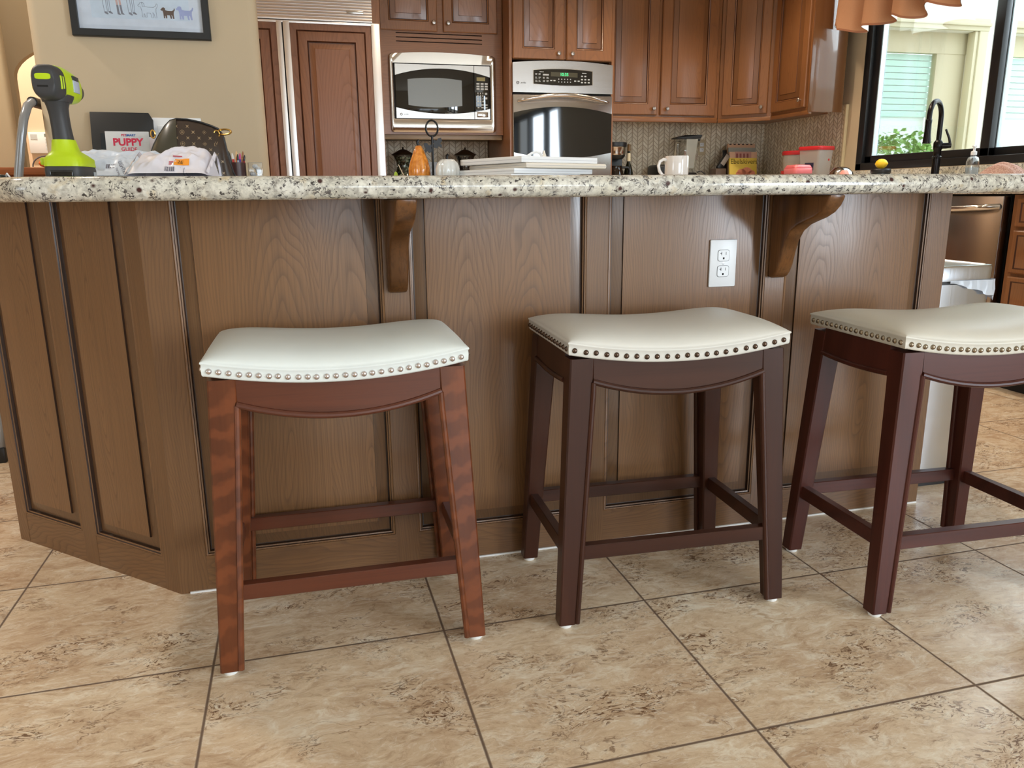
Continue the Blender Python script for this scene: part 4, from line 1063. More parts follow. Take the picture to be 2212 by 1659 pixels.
obj('chuck', b, M['blackplastic'], dl, local=True, smooth=40)

# ------------------------------------------------------------------ mailers, folder, booklet, bag and desk things at the wall end
def pillow(name, label, c, sx, sy, sz, rz, seed, mat, tilt=0.0):
    T = thing(name, label, 'parcel', (c[0], c[1], GT+0.0006), rz)
    rnd = random.Random(seed)
    waves = [(rnd.uniform(10, 38), rnd.uniform(-30, 30), rnd.uniform(0, 6.3), rnd.uniform(0.0010, 0.0042)) for _ in range(12)]
    from mathutils import noise as mn
    def wr(x, y):
        n = 0.0
        for f, a in ((13, 0.010), (27, 0.006), (60, 0.0028)): n += a*(1-2.2*abs(mn.noise(Vector((x*f+seed, y*f*0.8, seed*1.7)))))
        return n-0.006
    def pos(s_, t_, up):
        a = 2*s_-1; d = 2*t_-1
        h = max(0.0, (1-abs(a)**6))**0.5*max(0.0, (1-abs(d)**3.4))**0.55
        x, y = sx*a*(1-0.03*(1-h)), sy*d
        rise = min(1.0, max(0.0, (d+1)/1.5)); rise = rise*(1.6-0.6*rise)
        back = 1.0 if d < 0.5 else max(0.0, 1-((d-0.5)/0.5)**2.5)
        if up: z = 0.010+(sz-0.010)*(0.14+0.86*rise)*back*(0.55+0.45*h)*(1-abs(a)**14)+wr(x, y)*min(1.0, 3*(1-abs(a)))*min(1.0, 3*(1-abs(d)))
        else: z = 0.008-0.006*h
        return (x, y, max(0.0, z))
    b = B()
    b.grid(lambda s_, t_: pos(s_, t_, True), 80, 64); b.grid(lambda s_, t_: pos(s_, t_, False), 80, 64)
    o = obj('pouch', b, mat, T, local=True, smooth=60)
    # sealed edge strips
    for sg in (-1, 1):
        def zz(t_):
            d = 2*t_-1; rise = min(1.0, max(0.0, (d+1)/1.5)); back = 1.0 if d < 0.5 else max(0.0, 1-((d-0.5)/0.5)**2.5)
            return 0.012+(sz-0.012)*(0.1+0.8*rise)*back
        e = B(); e.grid(lambda s_, t_: (sx*sg*(0.955+0.06*s_), sy*(2*t_-1)*0.96, zz(t_)*(1-0.12*s_)+0.003*math.sin(t_*23+seed)*s_+0.0004), 3, 24)
        e.grid(lambda s_, t_: (sx*sg*(0.955+0.06*s_), sy*(2*t_-1)*0.96, zz(t_)*(1-0.12*s_)+0.003*math.sin(t_*23+seed)*s_-0.0006), 3, 24)
        obj('sealed_edge', e, mat, T, local=True, smooth=60)
    me = o.data
    bvh = BVHTree.FromPolygons([v.co[:] for v in me.vertices], [p.vertices[:] for p in me.polygons])
    return T, o, bvh
def drape(b, bvh, d, off=0.0012, sub=0):
    """lay flat artwork (local coords of the pouch) onto the pouch surface along direction d"""
    d = Vector(d).normalized(); bm = b.bm
    if sub: bmesh.ops.subdivide_edges(bm, edges=bm.edges, cuts=sub, use_grid_fill=True)
    lost = []
    for v in bm.verts:
        h = bvh.ray_cast(v.co-d*0.6, d)
        if h[0] is not None: v.co = h[0]-d*off
        else: lost.append(v)
    bmesh.ops.delete(bm, geom=lost, context='VERTS')
    return b
POLY = plain('white_poly_film', srgb(226, 224, 234), 0.33, 0.03, 20)
POLYB = plain('pale_blue_film', srgb(206, 218, 234), 0.33, 0.04, 14)
INK = plain('grey_ink', srgb(104, 106, 122), 0.6)
INKR = plain('red_ink', srgb(186, 78, 92), 0.6)
D1 = Vector((0.06, 1.0, -0.10)).normalized()
def art_frame(T, wx, wy, wz):
    """artwork drawn facing the room front: plane through a world point, facing -v and up a little"""
    F = frame(T).inverted(); O = F @ Vector((wx, wy, wz)); r3 = F.to_3x3()
    return O, r3 @ Vector((1, 0, 0)), r3 @ Vector((0, 0.45, 0.9)), r3 @ D1
T1, o1, bv1 = pillow('mailer_bag', 'white poly mailer with grey printed text behind the drill', (-0.430, 2.215), 0.128, 0.105, 0.074, R(6), 3, [POLYB][0])
O, X, Y, Dd = art_frame(T1, -0.430, 2.0, 0.966)
m0 = txm(O, X, Y)
bt_ = text_bm('LIGHTER THAN', 0.0118, m0 @ Matrix.Translation((0.018, -0.004, 0)) @ Matrix.Rotation(R(-62), 4, 'Z'), 0.0)
obj('printed_slogan', drape(bt_, bv1, Dd), INK, T1, local=True, smooth=0)
b = text_bm('THE SMALLEST', 0.006, m0 @ Matrix.Translation((0.004, -0.006, 0)) @ Matrix.Rotation(R(-66), 4, 'Z'), 0.0)
b2 = B(m0)
for i in range(5): b2._f([b2._v(p) for p in ((-0.030+i*0.0045, 0.012, 0), (-0.027+i*0.0045, 0.012, 0), (-0.027+i*0.0045, 0.024, 0), (-0.030+i*0.0045, 0.024, 0))])
for i in range(4): b2._f([b2._v(p) for p in ((-0.030+i*0.004, -0.030, 0), (-0.0285+i*0.004, -0.030, 0), (-0.0265+i*0.004, 0.006, 0), (-0.028+i*0.004, 0.006, 0))])
obj('printed_slogan', drape(b, bv1, Dd), INK, T1, local=True, smooth=0)
obj('printed_code', drape(b2, bv1, Dd), INK, T1, local=True, smooth=0)
T2, o2, bv2 = pillow('mailer_bag', 'white poly mailer with an orange sticker leaning before the brown handbag', (-0.274, 1.985), 0.086, 0.088, 0.072, R(-4), 11, POLY, 0.0)
O, X, Y, Dd = art_frame(T2, -0.272, 1.80, 0.962)
m0 = txm(O, X, Y)
b = B(m0); b.grid(lambda s_, t_: ((0.000+0.030*s_)*1.0, 0.012+0.018*t_, 0), 8, 6)
st_ = obj('orange_sticker', drape(b, bv2, Dd, 0.0012), plain('orange_paper', srgb(246, 156, 46), 0.5), T2, local=True, smooth=40)
obj('sticker_number', drape(text_bm('2E', 0.012, m0 @ Matrix.Translation((0.012, 0.020, 0)) @ Matrix.Rotation(R(-8), 4, 'Z'), 0.0), bv2, Dd, 0.0022), plain('dark_ink', srgb(70, 50, 24), 0.6), T2, local=True, smooth=0)
b2 = B(m0)
def q4(bb, x0, x1, y0, y1): bb._f([bb._v(p) for p in ((x0, y0, 0), (x1, y0, 0), (x1, y1, 0), (x0, y1, 0))])
for i in range(4): q4(b2, -0.014+i*0.0042, -0.0112+i*0.0042, -0.004, 0.008)
for i in range(3): q4(b2, -0.019+i*0.002, -0.018+i*0.002, -0.003, 0.009)
for i in range(3): q4(b2, 0.012+i*0.004, 0.0132+i*0.004, -0.014+i*0.003, 0.006)
obj('label_print', drape(b2, bv2, Dd), INK, T2, local=True, smooth=0)
b = text_bm('ES 2', 0.011, m0 @ Matrix.Translation((-0.020, -0.014, 0)), 0.0)
obj('label_print', drape(b, bv2, Dd), INK, T2, local=True, smooth=0)
b = B(m0); q4(b, -0.012, 0.004, 0.014, 0.017); q4(b, -0.012, -0.002, 0.019, 0.023); q4(b, -0.006, 0.012, 0.036, 0.039)
obj('label_print', drape(b, bv2, Dd), INKR, T2, local=True, smooth=0)

# black folder leaning on the wall, booklet and loose sheets
fo = thing('black_folder', 'black document folder leaning against the beige wall', 'folder', (-0.56, 2.95, GT+0.0006))
lean = math.atan2(0.045, 0.24)
FM = Matrix.Translation((-0.655, 2.93, GT+0.0006)) @ Matrix.Rotation(-lean, 4, 'X')
P = [(0.0, 0), (0.192, 0), (0.192, 0.222), (0.180, 0.245), (0.0, 0.246)]
b = B(FM); b.prism(P, 0, 0.012); obj('cover', b, M['blackmatte'], fo, bevel=0.002)
b = B(FM); b.box(0.028, 0.165, -0.0035, -0.0005, 0.006, 0.175, 0.001); obj('screen_sheet', b, plain('dark_teal_sheet', srgb(24, 38, 48), 0.2), fo)
b = B(FM); b.box(0.028, 0.030, -0.0045, -0.003, 0.006, 0.10); b.box(0.160, 0.163, -0.0045, -0.003, 0.14, 0.175); obj('sheet_edge', b, M['white'], fo)
pu = thing('booklet', 'white booklet with red PUPPY GUIDE lettering in front of the black folder', 'booklet', (-0.52, 2.83, GT+0.0006))
PM = Matrix.Translation((-0.584, 2.80, GT+0.0006)) @ Matrix.Rotation(-math.atan2(0.02, 0.17), 4, 'X')
b = B(PM); b.box(0.0, 0.128, 0, 0.004, 0, 0.170, 0.0008); obj('cover', b, plain('booklet_paper', srgb(206, 210, 214), 0.5), pu)
RED = plain('red_print', srgb(214, 44, 82), 0.5); BLU = plain('blue_print', srgb(40, 96, 170), 0.5)
def on(Mx, x, y, z): return txm(Mx @ Vector((x, y, z)), Mx.to_3x3() @ Vector((1, 0, 0)), Mx.to_3x3() @ Vector((0, 0, 1)))
obj('title', text_bm('PUPPY', 0.031, on(PM, 0.065, -0.0006, 0.136), 0.0003, 0.0011), RED, pu, smooth=0)
obj('title', text_bm('GUIDE', 0.016, on(PM, 0.067, -0.0006, 0.1145), 0.0003, 0.0002), RED, pu, smooth=0)
obj('heading', text_bm('PET', 0.0095, on(PM, 0.0545, -0.0006, 0.158), 0.0003, 0.0003), RED, pu, smooth=0)
obj('heading', text_bm('SMART', 0.0095, on(PM, 0.0745, -0.0006, 0.158), 0.0003, 0.0003), BLU, pu, smooth=0)
lp = thing('loose_sheets', 'pale loose paper sheets standing behind the booklet, left of the handbag', 'paper', (-0.50, 2.87, GT+0.0006))
LM = Matrix.Translation((-0.60, 2.865, GT+0.0006)) @ Matrix.Rotation(-math.atan2(0.02, 0.15), 4, 'X')
b = B(LM); b.box(0.03, 0.150, 0, 0.003, 0, 0.158); b.box(0.0, 0.12, 0.004, 0.006, 0, 0.10); obj('sheets', b, plain('lilac_paper', srgb(220, 214, 222), 0.6), lp, smooth=0)
# handbag
MON = NT('monogram_canvas'); MON.set(base=MON.mix(MON.noise(MON.coord(), 60, 3), srgb(50, 40, 34), srgb(62, 50, 42)), rough=0.35)
OLV = plain('olive_leather', srgb(58, 56, 44), 0.3, 0.12)
PRN = plain('monogram_print', srgb(142, 122, 92), 0.45)
bg_ = thing('handbag', 'slouching brown monogram handbag with gold ring, before the beige wall', 'handbag', (-0.30, 2.60, GT+0.0006))
def bagloop(x, zt, y0, y1, zb_=GT+0.0006):
    return [(x, y0, zb_), (x, y0+0.004, zb_+(zt-zb_)*0.5), (x, y0+0.03, max(zt-0.012, zb_+0.001)), (x, y0+0.045, zt), (x, y1-0.045, zt-0.002), (x, y1-0.03, max(zt-0.014, zb_+0.001)), (x, y1-0.004, zb_+(zt-zb_)*0.5), (x, y1, zb_)]
prof = [(-0.432, 0.972), (-0.420, 1.010), (-0.405, 1.042), (-0.385, 1.072), (-0.368, 1.094), (-0.352, 1.109), (-0.335, 1.114), (-0.305, 1.113), (-0.270, 1.106), (-0.240, 1.096), (-0.222, 1.088), (-0.212, 1.072), (-0.204, 1.02), (-0.193, 0.965), (-0.181, 0.938)]
b = B(); lo = []
for i, (x, zt) in enumerate(prof):
    k = 1-abs((i-7)/9)**3
    lo.append(bagloop(x, zt, 2.60-0.075*k-0.012, 2.60+0.075*k+0.012))
b.loft(lo); obj('body', b, MON.m, bg_, smooth=50)
# olive leather side panel and trim
b = B(); lo = []
for i, (x, zt) in enumerate(prof[:7]):
    k = 1-abs((i-7)/9)**3
    lp_ = bagloop(x, zt, 2.60-0.075*k-0.012-0.0025, 2.60+0.075*k+0.0145)
    lo.append([lp_[0], lp_[1], lp_[2], (lp_[3][0], lp_[3][1], lp_[3][2]+0.002)])
b.loft(lo, False, False, False); obj('leather_side', b, OLV, bg_, smooth=60)
bm_path = [(x, 2.60-0.075*(1-abs((i-7)/9)**3)-0.012+0.044, zt+0.001) for i, (x, zt) in enumerate(prof)]
obj('top_edge', B().tube(bm_path, 0.0028, 8), M['blackplastic'], bg_)
b = B()
pm_body = bg_.children[0].data
fb = frame(bg_)
bvb = BVHTree.FromPolygons([fb @ v.co for v in pm_body.vertices], [p.vertices[:] for p in pm_body.polygons])
def star(bb, x, z, r, n=4, inner=0.32, rot=0.0):
    vs = []
    for i in range(2*n):
        a = rot+math.pi*i/n; rr_ = r if i % 2 == 0 else r*inner
        vs.append(bb._v((x+rr_*math.cos(a), 2.3, z+rr_*math.sin(a))))
    bb._f(vs)
def ringart(bb, x, z, r, w=0.0012, n=20):
    o_ = [bb._v((x+r*math.cos(2*math.pi*i/n), 2.3, z+r*math.sin(2*math.pi*i/n))) for i in range(n)]
    i_ = [bb._v((x+(r-w)*math.cos(2*math.pi*i/n), 2.3, z+(r-w)*math.sin(2*math.pi*i/n))) for i in range(n)]
    for i in range(n): bb._f([o_[i], o_[(i+1) % n], i_[(i+1) % n], i_[i]])
art = B()
def inside(x, z):
    for (x0, z0), (x1, z1) in zip(prof[:-1], prof[1:]):
        if x0 <= x <= x1: return z < z0+(z1-z0)*(x-x0)/(x1-x0)-0.016
    return False
row = 0; z = 0.945
lv = []
while z < 1.10:
    x = -0.350+(row % 2)*0.015; k = row
    while x < -0.19:
        if inside(x, z) and inside(x-0.008, z) and inside(x+0.008, z):
            m = (k+row) % 4 if row % 2 == 0 else 4
            if m == 0: lv.append((x, z))
            elif m == 1: ringart(art, x, z, 0.0065); star(art, x, z, 0.0045, 4, 0.4)
            elif m == 2: star(art, x, z, 0.0072, 4, 0.3, math.pi/4)
            elif m == 3: ringart(art, x, z, 0.0062, 0.001, 4); star(art, x, z, 0.0035, 4, 0.4, math.pi/4)
            else: star(art, x, z, 0.0066, 4, 0.30, math.pi/4)
        x += 0.030; k += 1
    z += 0.0165; row += 1
for x, z in lv:
    for ch, dx, dz in (('L', -0.002, -0.002), ('V', 0.002, 0.002)):
        tb = text_bm(ch, 0.014, txm((x+dx, 2.3, z+dz), (1, 0, 0), (0, 0, 1)), 0.0)
        me = bpy.data.meshes.new('t'); tb.bm.to_mesh(me); art.bm.from_mesh(me); bpy.data.meshes.remove(me)
drape(art, bvb, (0, 1, 0), 0.0010)
obj('monogram_motifs', art, PRN, bg_, smooth=0, recalc=False)
gr = B(); gr.tube([(-0.2265+0.0075*math.cos(2*math.pi*i/18), 2.545, 1.074+0.009*math.sin(2*math.pi*i/18)) for i in range(18)], 0.0022, 8, True)
obj('grommet', gr, M['gold'], bg_)
gr = B(); gr.tube([(-0.205+0.020*math.cos(2*math.pi*i/22), 2.542-0.012*math.cos(2*math.pi*i/22), 1.079+0.0075*math.sin(2*math.pi*i/22)) for i in range(22)], 0.0028, 8, True)
obj('ring', gr, M['gold'], bg_)
gr = B(); gr.tube([(-0.402+0.006*math.cos(2*math.pi*i/18), 2.555, 1.072+0.011*math.sin(2*math.pi*i/18)) for i in range(18)], 0.0022, 8, True)
obj('ring', gr, M['gold'], bg_)
# pen cup, pens, clear block
pc = thing('pen_cup', 'dark brown leather pen cup between the handbag and the clear box', 'cup', (-0.193, 2.77, GT+0.0006))
b = B(); b.lathe([(0.027, 0.0), (0.027, 0.072), (0.0245, 0.072), (0.0245, 0.006)], (0, 0, 0), 24, 'z', cap=True)
obj('cup', b, plain('oxblood_leather', srgb(66, 40, 38), 0.4, 0.1), pc, local=True)
PENS = [(-0.016, -0.004, 0.104, 'black pen at the left edge of the pen cup', (22, 20, 22), (30, 28, 30)), (-0.008, -0.012, 0.098, 'white-capped red marker in the pen cup', (200, 46, 40), (232, 228, 226)),
        (0.000, 0.010, 0.106, 'orange pencil standing in the pen cup', (236, 130, 36), (228, 190, 140)), (0.004, -0.014, 0.094, 'silver pen leaning in the pen cup', (190, 192, 200), (40, 40, 44)),
        (0.009, -0.006, 0.098, 'blue-violet pen in the pen cup', (74, 60, 150), (206, 70, 140)), (0.015, 0.004, 0.104, 'tan wooden pencil in the pen cup', (190, 140, 84), (150, 100, 56)),
        (0.019, -0.008, 0.092, 'dark red marker leaning right in the pen cup', (150, 40, 44), (30, 22, 24))]
for i, (dx, dy, h, lab, c1, c2) in enumerate(PENS):
    t = thing('pen', lab, 'pen', (-0.193+dx*0.5, 2.77+dy*0.5, GT+0.008), 0, 'pens in the leather cup')
    p0 = Vector((0, 0, 0)); p1 = Vector((dx*0.9, dy*0.9, h-0.004))
    obj('barrel', B().tube([p0, p0.lerp(p1, 0.8)], 0.0036, 10), plain('pen_barrel', srgb(*c1), 0.35), t, local=True)
    obj('tip', B().tube([p0.lerp(p1, 0.795), p0.lerp(p1, 0.93), p1], [0.0037, 0.003, 0.001], 10), plain('pen_tip', srgb(*c2), 0.35), t, local=True)
cb = thing('clear_box', 'clear acrylic block with crumpled paper right of the pen cup', 'box', (-0.137, 2.77, GT+0.0006))
CLR = glassy('clear_acrylic', (0.93, 0.95, 0.97, 1), 0.08)
obj('shell', B().box(-0.0225, 0.0225, -0.02, 0.02, 0, 0.073, 0.003), CLR, cb, local=True)
b = B(); rnd = random.Random(5)
for i in range(7): b.ball((rnd.uniform(-.010, .010), rnd.uniform(-.008, .008), 0.012+i*0.008), 0.0095, 8, 6, (1, 1, 0.8))
obj('contents', b, plain('crumpled_foil', srgb(206, 210, 214), 0.3, 0.2, 90), cb, local=True, smooth=0)
# charger at the far left edge
ph = thing('charger', 'black phone charger with a thin cord at the left end of the granite', 'charger', (-0.60, 1.83, GT+0.0006))
obj('pad', B().box(-0.055, 0.030, -0.03, 0.03, 0, 0.010, 0.003), M['blackplastic'], ph, local=True)
obj('plug', B().box(-0.075, -0.03, -0.02, 0.012, 0.0, 0.024, 0.004), M['blackplastic'], ph, local=True)
obj('cord', B().tube([(0.028, 0, 0.006), (0.035, -0.01, 0.012), (0.043, -0.02, 0.003), (0.055, -0.005, 0.0022), (0.07, 0.01, 0.0022)], 0.0018, 8), M['white'], ph, local=True)

# picture on the stub wall
pi_ = thing('picture_frame', 'black framed family drawing of legs and three dogs on the beige wall', 'picture', (-0.465, 2.99, 1.65))
FP = basis((0, 3.0, 0), (1, 0), (0, -1))
X0, X1, Z0, Z1 = -0.676, -0.255, 1.405, 1.96
b = B(FP); fw = 0.022
b.rects([(X0, X1, Z0, Z1, 0.001, 0), (X0, X1, Z0, Z1, 0.022, 0), (X0+0.002, X1-0.002, Z0+0.002, Z1-0.002, 0.024, 0), (X0+fw, X1-fw, Z0+fw, Z1-fw, 0.024, 0), (X0+fw, X1-fw, Z0+fw, Z1-fw, 0.008, 0)], True, True)
obj('frame', b, M['blackmatte'], pi_)
b = B(FP); b.box(X0+fw, X1-fw, 0.008, 0.010, Z0+fw, Z1-fw); mt_ = obj('mat_board', b, plain('mat_white', srgb(214, 220, 226), 0.5), pi_, smooth=0)
b = B(FP); b.box(X0+0.062, X1-0.062, 0.010, 0.0104, Z0+0.058, Z1-0.06); obj('print', b, plain('print_paper', srgb(206, 218, 226), 0.5), mt_, smooth=0)
LINE = plain('grey_pencil', srgb(120, 126, 140), 0.6); BRN = plain('brown_fill', srgb(84, 58, 44), 0.6); LAV = plain('lavender_fill', srgb(158, 168, 206), 0.6); SKN = plain('skin_tone_fill', srgb(206, 170, 160), 0.6); GRY = plain('grey_fill', srgb(120, 122, 132), 0.6)
def flat(poly, mat, d=0.0108, name='drawing'):
    bb = B(FP); bb.prism(poly, 0.0103, d); return obj(name, bb, mat, mt_, smooth=0)
def stroke(pts, mat, w=0.0006, name='drawing'):
    bb = B(FP); bb.tube([(p[0], 0.0106, p[1]) for p in pts], w, 5); return obj(name, bb, mat, mt_)
def px2(x, y):          # drawing grid (crop units) to wall metres
    return (-0.690+(x/2212*320+0.0)*(0.487/293/1.0)*0.972*0.98+0.0, 1.528-(y/691*100)*0.00158)
def loopst(pts, mat, fill=False, w=0.0006, closed=True):
    q = [px2(*p) for p in pts]
    if fill: return flat(q, mat)
    return stroke(q+[q[0]] if closed else q, mat, w)
def dog(ox, oy, k):
    return [(ox+x*k, oy+y*k) for x, y in ((0, 40), (18, 28), (30, 8), (60, 0), (82, 12), (88, 50), (130, 62), (205, 62), (238, 40), (248, 10), (262, 20), (258, 52), (238, 78), (234, 120), (240, 200), (214, 200), (206, 150), (190, 130), (196, 200), (172, 200), (160, 140), (112, 138), (110, 196), (86, 196), (80, 150), (70, 150), (72, 196), (48, 196), (46, 110), (36, 62), (10, 60))]
loopst(dog(948, 58, 1.0), LINE)
loopst([(1000, 62), (1030, 70), (1036, 110), (1010, 118)], LINE)
loopst(dog(1244, 112, 0.74), BRN, True); loopst(dog(1452, 88, 0.9), LAV, True)
for x0, x1 in ((482, 575), (798, 895)):
    stroke([px2(x0, -60), px2(x0+22, 200)], LINE); stroke([px2(x0+45, -20), px2(x0+62, 210)], LINE); stroke([px2(x1-25, -20), px2(x1-16, 205)], LINE); stroke([px2(x1, -60), px2(x1+6, 200)], LINE)
    loopst([(x0+20, 200), (x0+48, 200), (x0+75, 232), (x0+60, 240), (x0+22, 222)], GRY, True); loopst([(x0+76, 195), (x0+104, 195), (x0+132, 222), (x0+118, 228), (x0+78, 216)], GRY, True)
loopst([(640, -60), (745, -60), (738, 30), (650, 30)], plain('pale_shorts', srgb(226, 230, 236), 0.6), True)
loopst([(658, 32), (686, 32), (692, 108), (666, 108)], SKN, True); loopst([(700, 32), (726, 32), (732, 108), (706, 108)], SKN, True)
loopst([(666, 108), (692, 108), (700, 215), (722, 236), (690, 238), (672, 228)], GRY, True); loopst([(706, 108), (732, 108), (742, 208), (768, 232), (740, 234), (718, 222)], GRY, True)
b = B(FP); b.box(X0+fw, X1-fw, 0.0128, 0.0135, Z0+fw, Z1-fw); obj('glass', b, glassy('picture_glass', (0.97, 0.98, 1, 1), 0.03), pi_, smooth=0)
# switch plate behind the bag and the hall keypad
sw = thing('switch_plate', 'white multi-gang switch plate on the beige wall behind the handbag', 'switch plate', (-0.39, 3.0, 1.10))
obj('plate', B().box(-0.470, -0.313, 2.9925, 2.9995, 1.040, 1.157, 0.003), M['white'], sw)
for x in (-0.437, -0.391, -0.346):
    o = obj('rocker', B().box(x-0.016, x+0.016, 2.989, 2.994, 1.065, 1.132, 0.002), M['white'], sw)
kp = thing('keypad', 'white alarm keypad on the far hall wall, left of the drill', 'keypad', (-1.5, 5.59, 1.22))
obj('case', B().box(-1.585, -1.41, 5.572, 5.5995, 1.168, 1.292, 0.004), M['white'], kp)
obj('speaker_grille', B().box(-1.572, -1.535, 5.570, 5.574, 1.25, 1.28), plain('keypad_grey', srgb(196, 202, 202), 0.5), kp)
obj('screen', B().box(-1.495, -1.43, 5.570, 5.574, 1.268, 1.284), plain('keypad_lcd', srgb(120, 134, 126), 0.4), kp)
b = B()
for i in range(4):
    for j in range(3): b.box(-1.493+j*0.022, -1.478+j*0.022, 5.570, 5.574, 1.19+i*0.018, 1.202+i*0.018)
obj('keys', b, plain('keypad_key', srgb(196, 206, 210), 0.5), kp)
# console with orange ornament in the hall
cs = thing('hall_console', 'tall brown wooden console seen behind the drill', 'console', (-1.25, 3.73, 0))
WB = wood('console_wood', srgb(150, 84, 40), srgb(90, 44, 18), 0, 0.35, 0.3, 0.6)
obj('top', B().box(-1.75, -0.86, 3.56, 3.93, 0.985, 1.015, 0.005), WB, cs)
obj('carcass', B().box(-1.72, -0.89, 3.59, 3.92, 0.08, 0.986), WB, cs)
for x0, x1 in ((-1.70, -1.315), (-1.295, -0.91)): obj('door', B().box(x0, x1, 3.576, 3.591, 0.12, 0.95, 0.004), WB, cs)
for x in (-1.70, -0.93):
    for y in (3.60, 3.88): obj('foot', B().box(x, x+0.03, y, y+0.03, 0, 0.082), WB, cs)
og = thing('orange_ornament', 'small orange pumpkin ornament on the hall console', 'ornament', (-0.975, 3.64, 1.0156))
b = B(); b.lathe([(0.012, 0.0), (0.03, 0.006), (0.036, 0.017), (0.03, 0.028), (0.01, 0.033)], (0, 0, 0), 32, 'z', 8, 0.14); obj('fruit', b, plain('orange_glaze', srgb(238, 110, 30), 0.3), og, local=True)
obj('handle', B().tube([(-0.05*math.cos(math.pi*i/12), -0.03, 0.002+0.042*math.sin(math.pi*i/12)) for i in range(13)], 0.0028, 8), plain('grey_wire', srgb(110, 104, 104), 0.4), og, local=True)
# folded step ladder leaning on the stub wall
ld = thing('step_ladder', 'folded grey step ladder with black grip leaning beside the stub wall', 'ladder', (-0.95, 3.1, 0))
GT_ = plain('grey_enamel', srgb(138, 140, 142), 0.22, 0.05, metal=0.25)
def rail(v, du=0.0, top=True):
    pts = [(-1.075+du, v, 0.02), (-0.930, v, 0.75), (-0.884, v, 0.985), (-0.862, v, 1.09), (-0.850, v+0.006, 1.145), (-0.840, v+0.03, 1.188), (-0.834, v+0.07, 1.205)]
    return pts
V0, V1 = 2.965, 3.50
r0 = rail(V0); r1 = [(x, 2*V1-y if False else V1-(y-V0), z) for x, y, z in [(p[0], p[1], p[2]) for p in rail(V0)]]
obj('front_rail', B().tube(r0, 0.0135, 14), GT_, ld, smooth=60); obj('front_rail', B().tube(r1, 0.0135, 14), GT_, ld, smooth=60)
obj('hand_grip', B().tube([(-0.834, V0+0.062, 1.204), (-0.832, V0+0.2, 1.206), (-0.832, V1-0.2, 1.206), (-0.834, V1-0.062, 1.204)], 0.0165, 14), M['blackplastic'], ld)
for v in (V0+0.04, V1-0.04):
    obj('rear_rail', B().tube([(-1.12, v, 0.02), (-0.955, v, 0.80)], 0.011, 12), GT_, ld)
for z in (0.25, 0.48, 0.71): obj('step', B().box(-1.075+0.198*z-0.012, -1.075+0.198*z+0.03, V0+0.01, V1-0.01, z-0.02, z+0.02, 0.004), M['blackplastic'], ld)
for x, v in ((-1.075, V0), (-1.075, V1), (-1.12, V0+0.04), (-1.12, V1-0.04)): obj('foot_cap', B().box(x-0.018, x+0.02, v-0.018, v+0.018, 0, 0.055, 0.005), M['blackplastic'], ld)

# ------------------------------------------------------------------ centrepiece on the island
G = GT+0.0006
gd = thing('gourd', 'tall glazed orange gourd beside the iron ring stand', 'gourd', (0.318, 2.20, G))
b = B(); b.lathe([(0.012, 0), (0.024, 0.004), (0.030, 0.016), (0.0295, 0.034), (0.024, 0.054), (0.017, 0.072), (0.013, 0.083), (0.008, 0.092), (0.003, 0.0945)], (0, 0, 0), 48, 'z', 7, 0.13)
og_m = NT('orange_ceramic'); og_m.set(base=og_m.mix(og_m.ramp(og_m.noise(og_m.coord(), 120, 4), [(0.35, BLK), (0.65, WHT)]), srgb(206, 118, 34), srgb(234, 152, 62)), rough=0.12, coat=0.6, coatr=0.05)
obj('fruit', b, og_m.m, gd, local=True, smooth=60)
obj('stem', B().tube([(0, 0, 0.092), (-0.003, 0, 0.099), (-0.003, 0, 0.105), (0.001, 0, 0.108)], [0.004, 0.0036, 0.0042, 0.0035], 10), M['iron'], gd, local=True)
wp_ = thing('white_pumpkin', 'small white ceramic pumpkin right of the iron ring stand', 'pumpkin', (0.387, 2.15, G))
b = B(); b.lathe([(0.012, 0), (0.026, 0.004), (0.0325, 0.016), (0.0325, 0.032), (0.028, 0.046), (0.018, 0.0555), (0.006, 0.056), (0.002, 0.055)], (0, 0, 0), 56, 'z', 8, 0.09)
obj('fruit', b, plain('white_ceramic', srgb(226, 228, 226), 0.12, 0.02, coat=0.6), wp_, local=True, smooth=60)
obj('stem', B().tube([(0, 0, 0.054), (-0.002, 0, 0.061), (-0.0005, 0, 0.066), (0.003, 0, 0.068)], [0.0045, 0.0036, 0.0042, 0.0035], 10), M['iron'], wp_, local=True)
rs = thing('ring_stand', 'black wrought iron stand with ring top and two leaves', 'stand', (0.353, 2.185, G))
obj('base', B().lathe([(0.0, 0.0), (0.022, 0.0), (0.022, 0.004), (0.006, 0.007), (0.003, 0.008)], (0, 0, 0), 24), M['iron'], rs, local=True)
obj('post', B().tube([(0, 0, 0.005), (0.0005, 0, 0.06), (0, 0, 0.118)], 0.0033, 10), M['iron'], rs, local=True)
obj('ring', B().tube([(0.0162*math.cos(2*math.pi*i/28), 0, 0.1375+0.0205*math.sin(2*math.pi*i/28)) for i in range(28)], 0.0026, 10, True), M['iron'], rs, local=True)
def leaf(pts, cx, cz, k, a, y):
    bb = B(); P = [(p[0]*k, p[1]*k) for p in pts]; P = rot_pts(P, a)
    bb.loft([[(cx+p[0], y-0.0012, cz+p[1]) for p in P], [(cx+p[0], y+0.0012, cz+p[1]) for p in P]])
    return obj('leaf', bb, M['iron'], rs, local=True, smooth=0)
MAPLE = [(0, -1.0), (0.5, -0.75), (0.45, -0.35), (1.0, -0.3), (0.8, 0.15), (0.42, 0.2), (0.45, 0.75), (0, 1.1), (-0.35, 0.7), (-0.35, 0.2), (-0.8, 0.1), (-0.9, -0.35), (-0.42, -0.4), (-0.45, -0.8)]
leaf(MAPLE, 0.0145, 0.100, 0.0155, R(-35), 0.001); leaf(MAPLE, -0.0125, 0.087, 0.0145, R(40), -0.001)
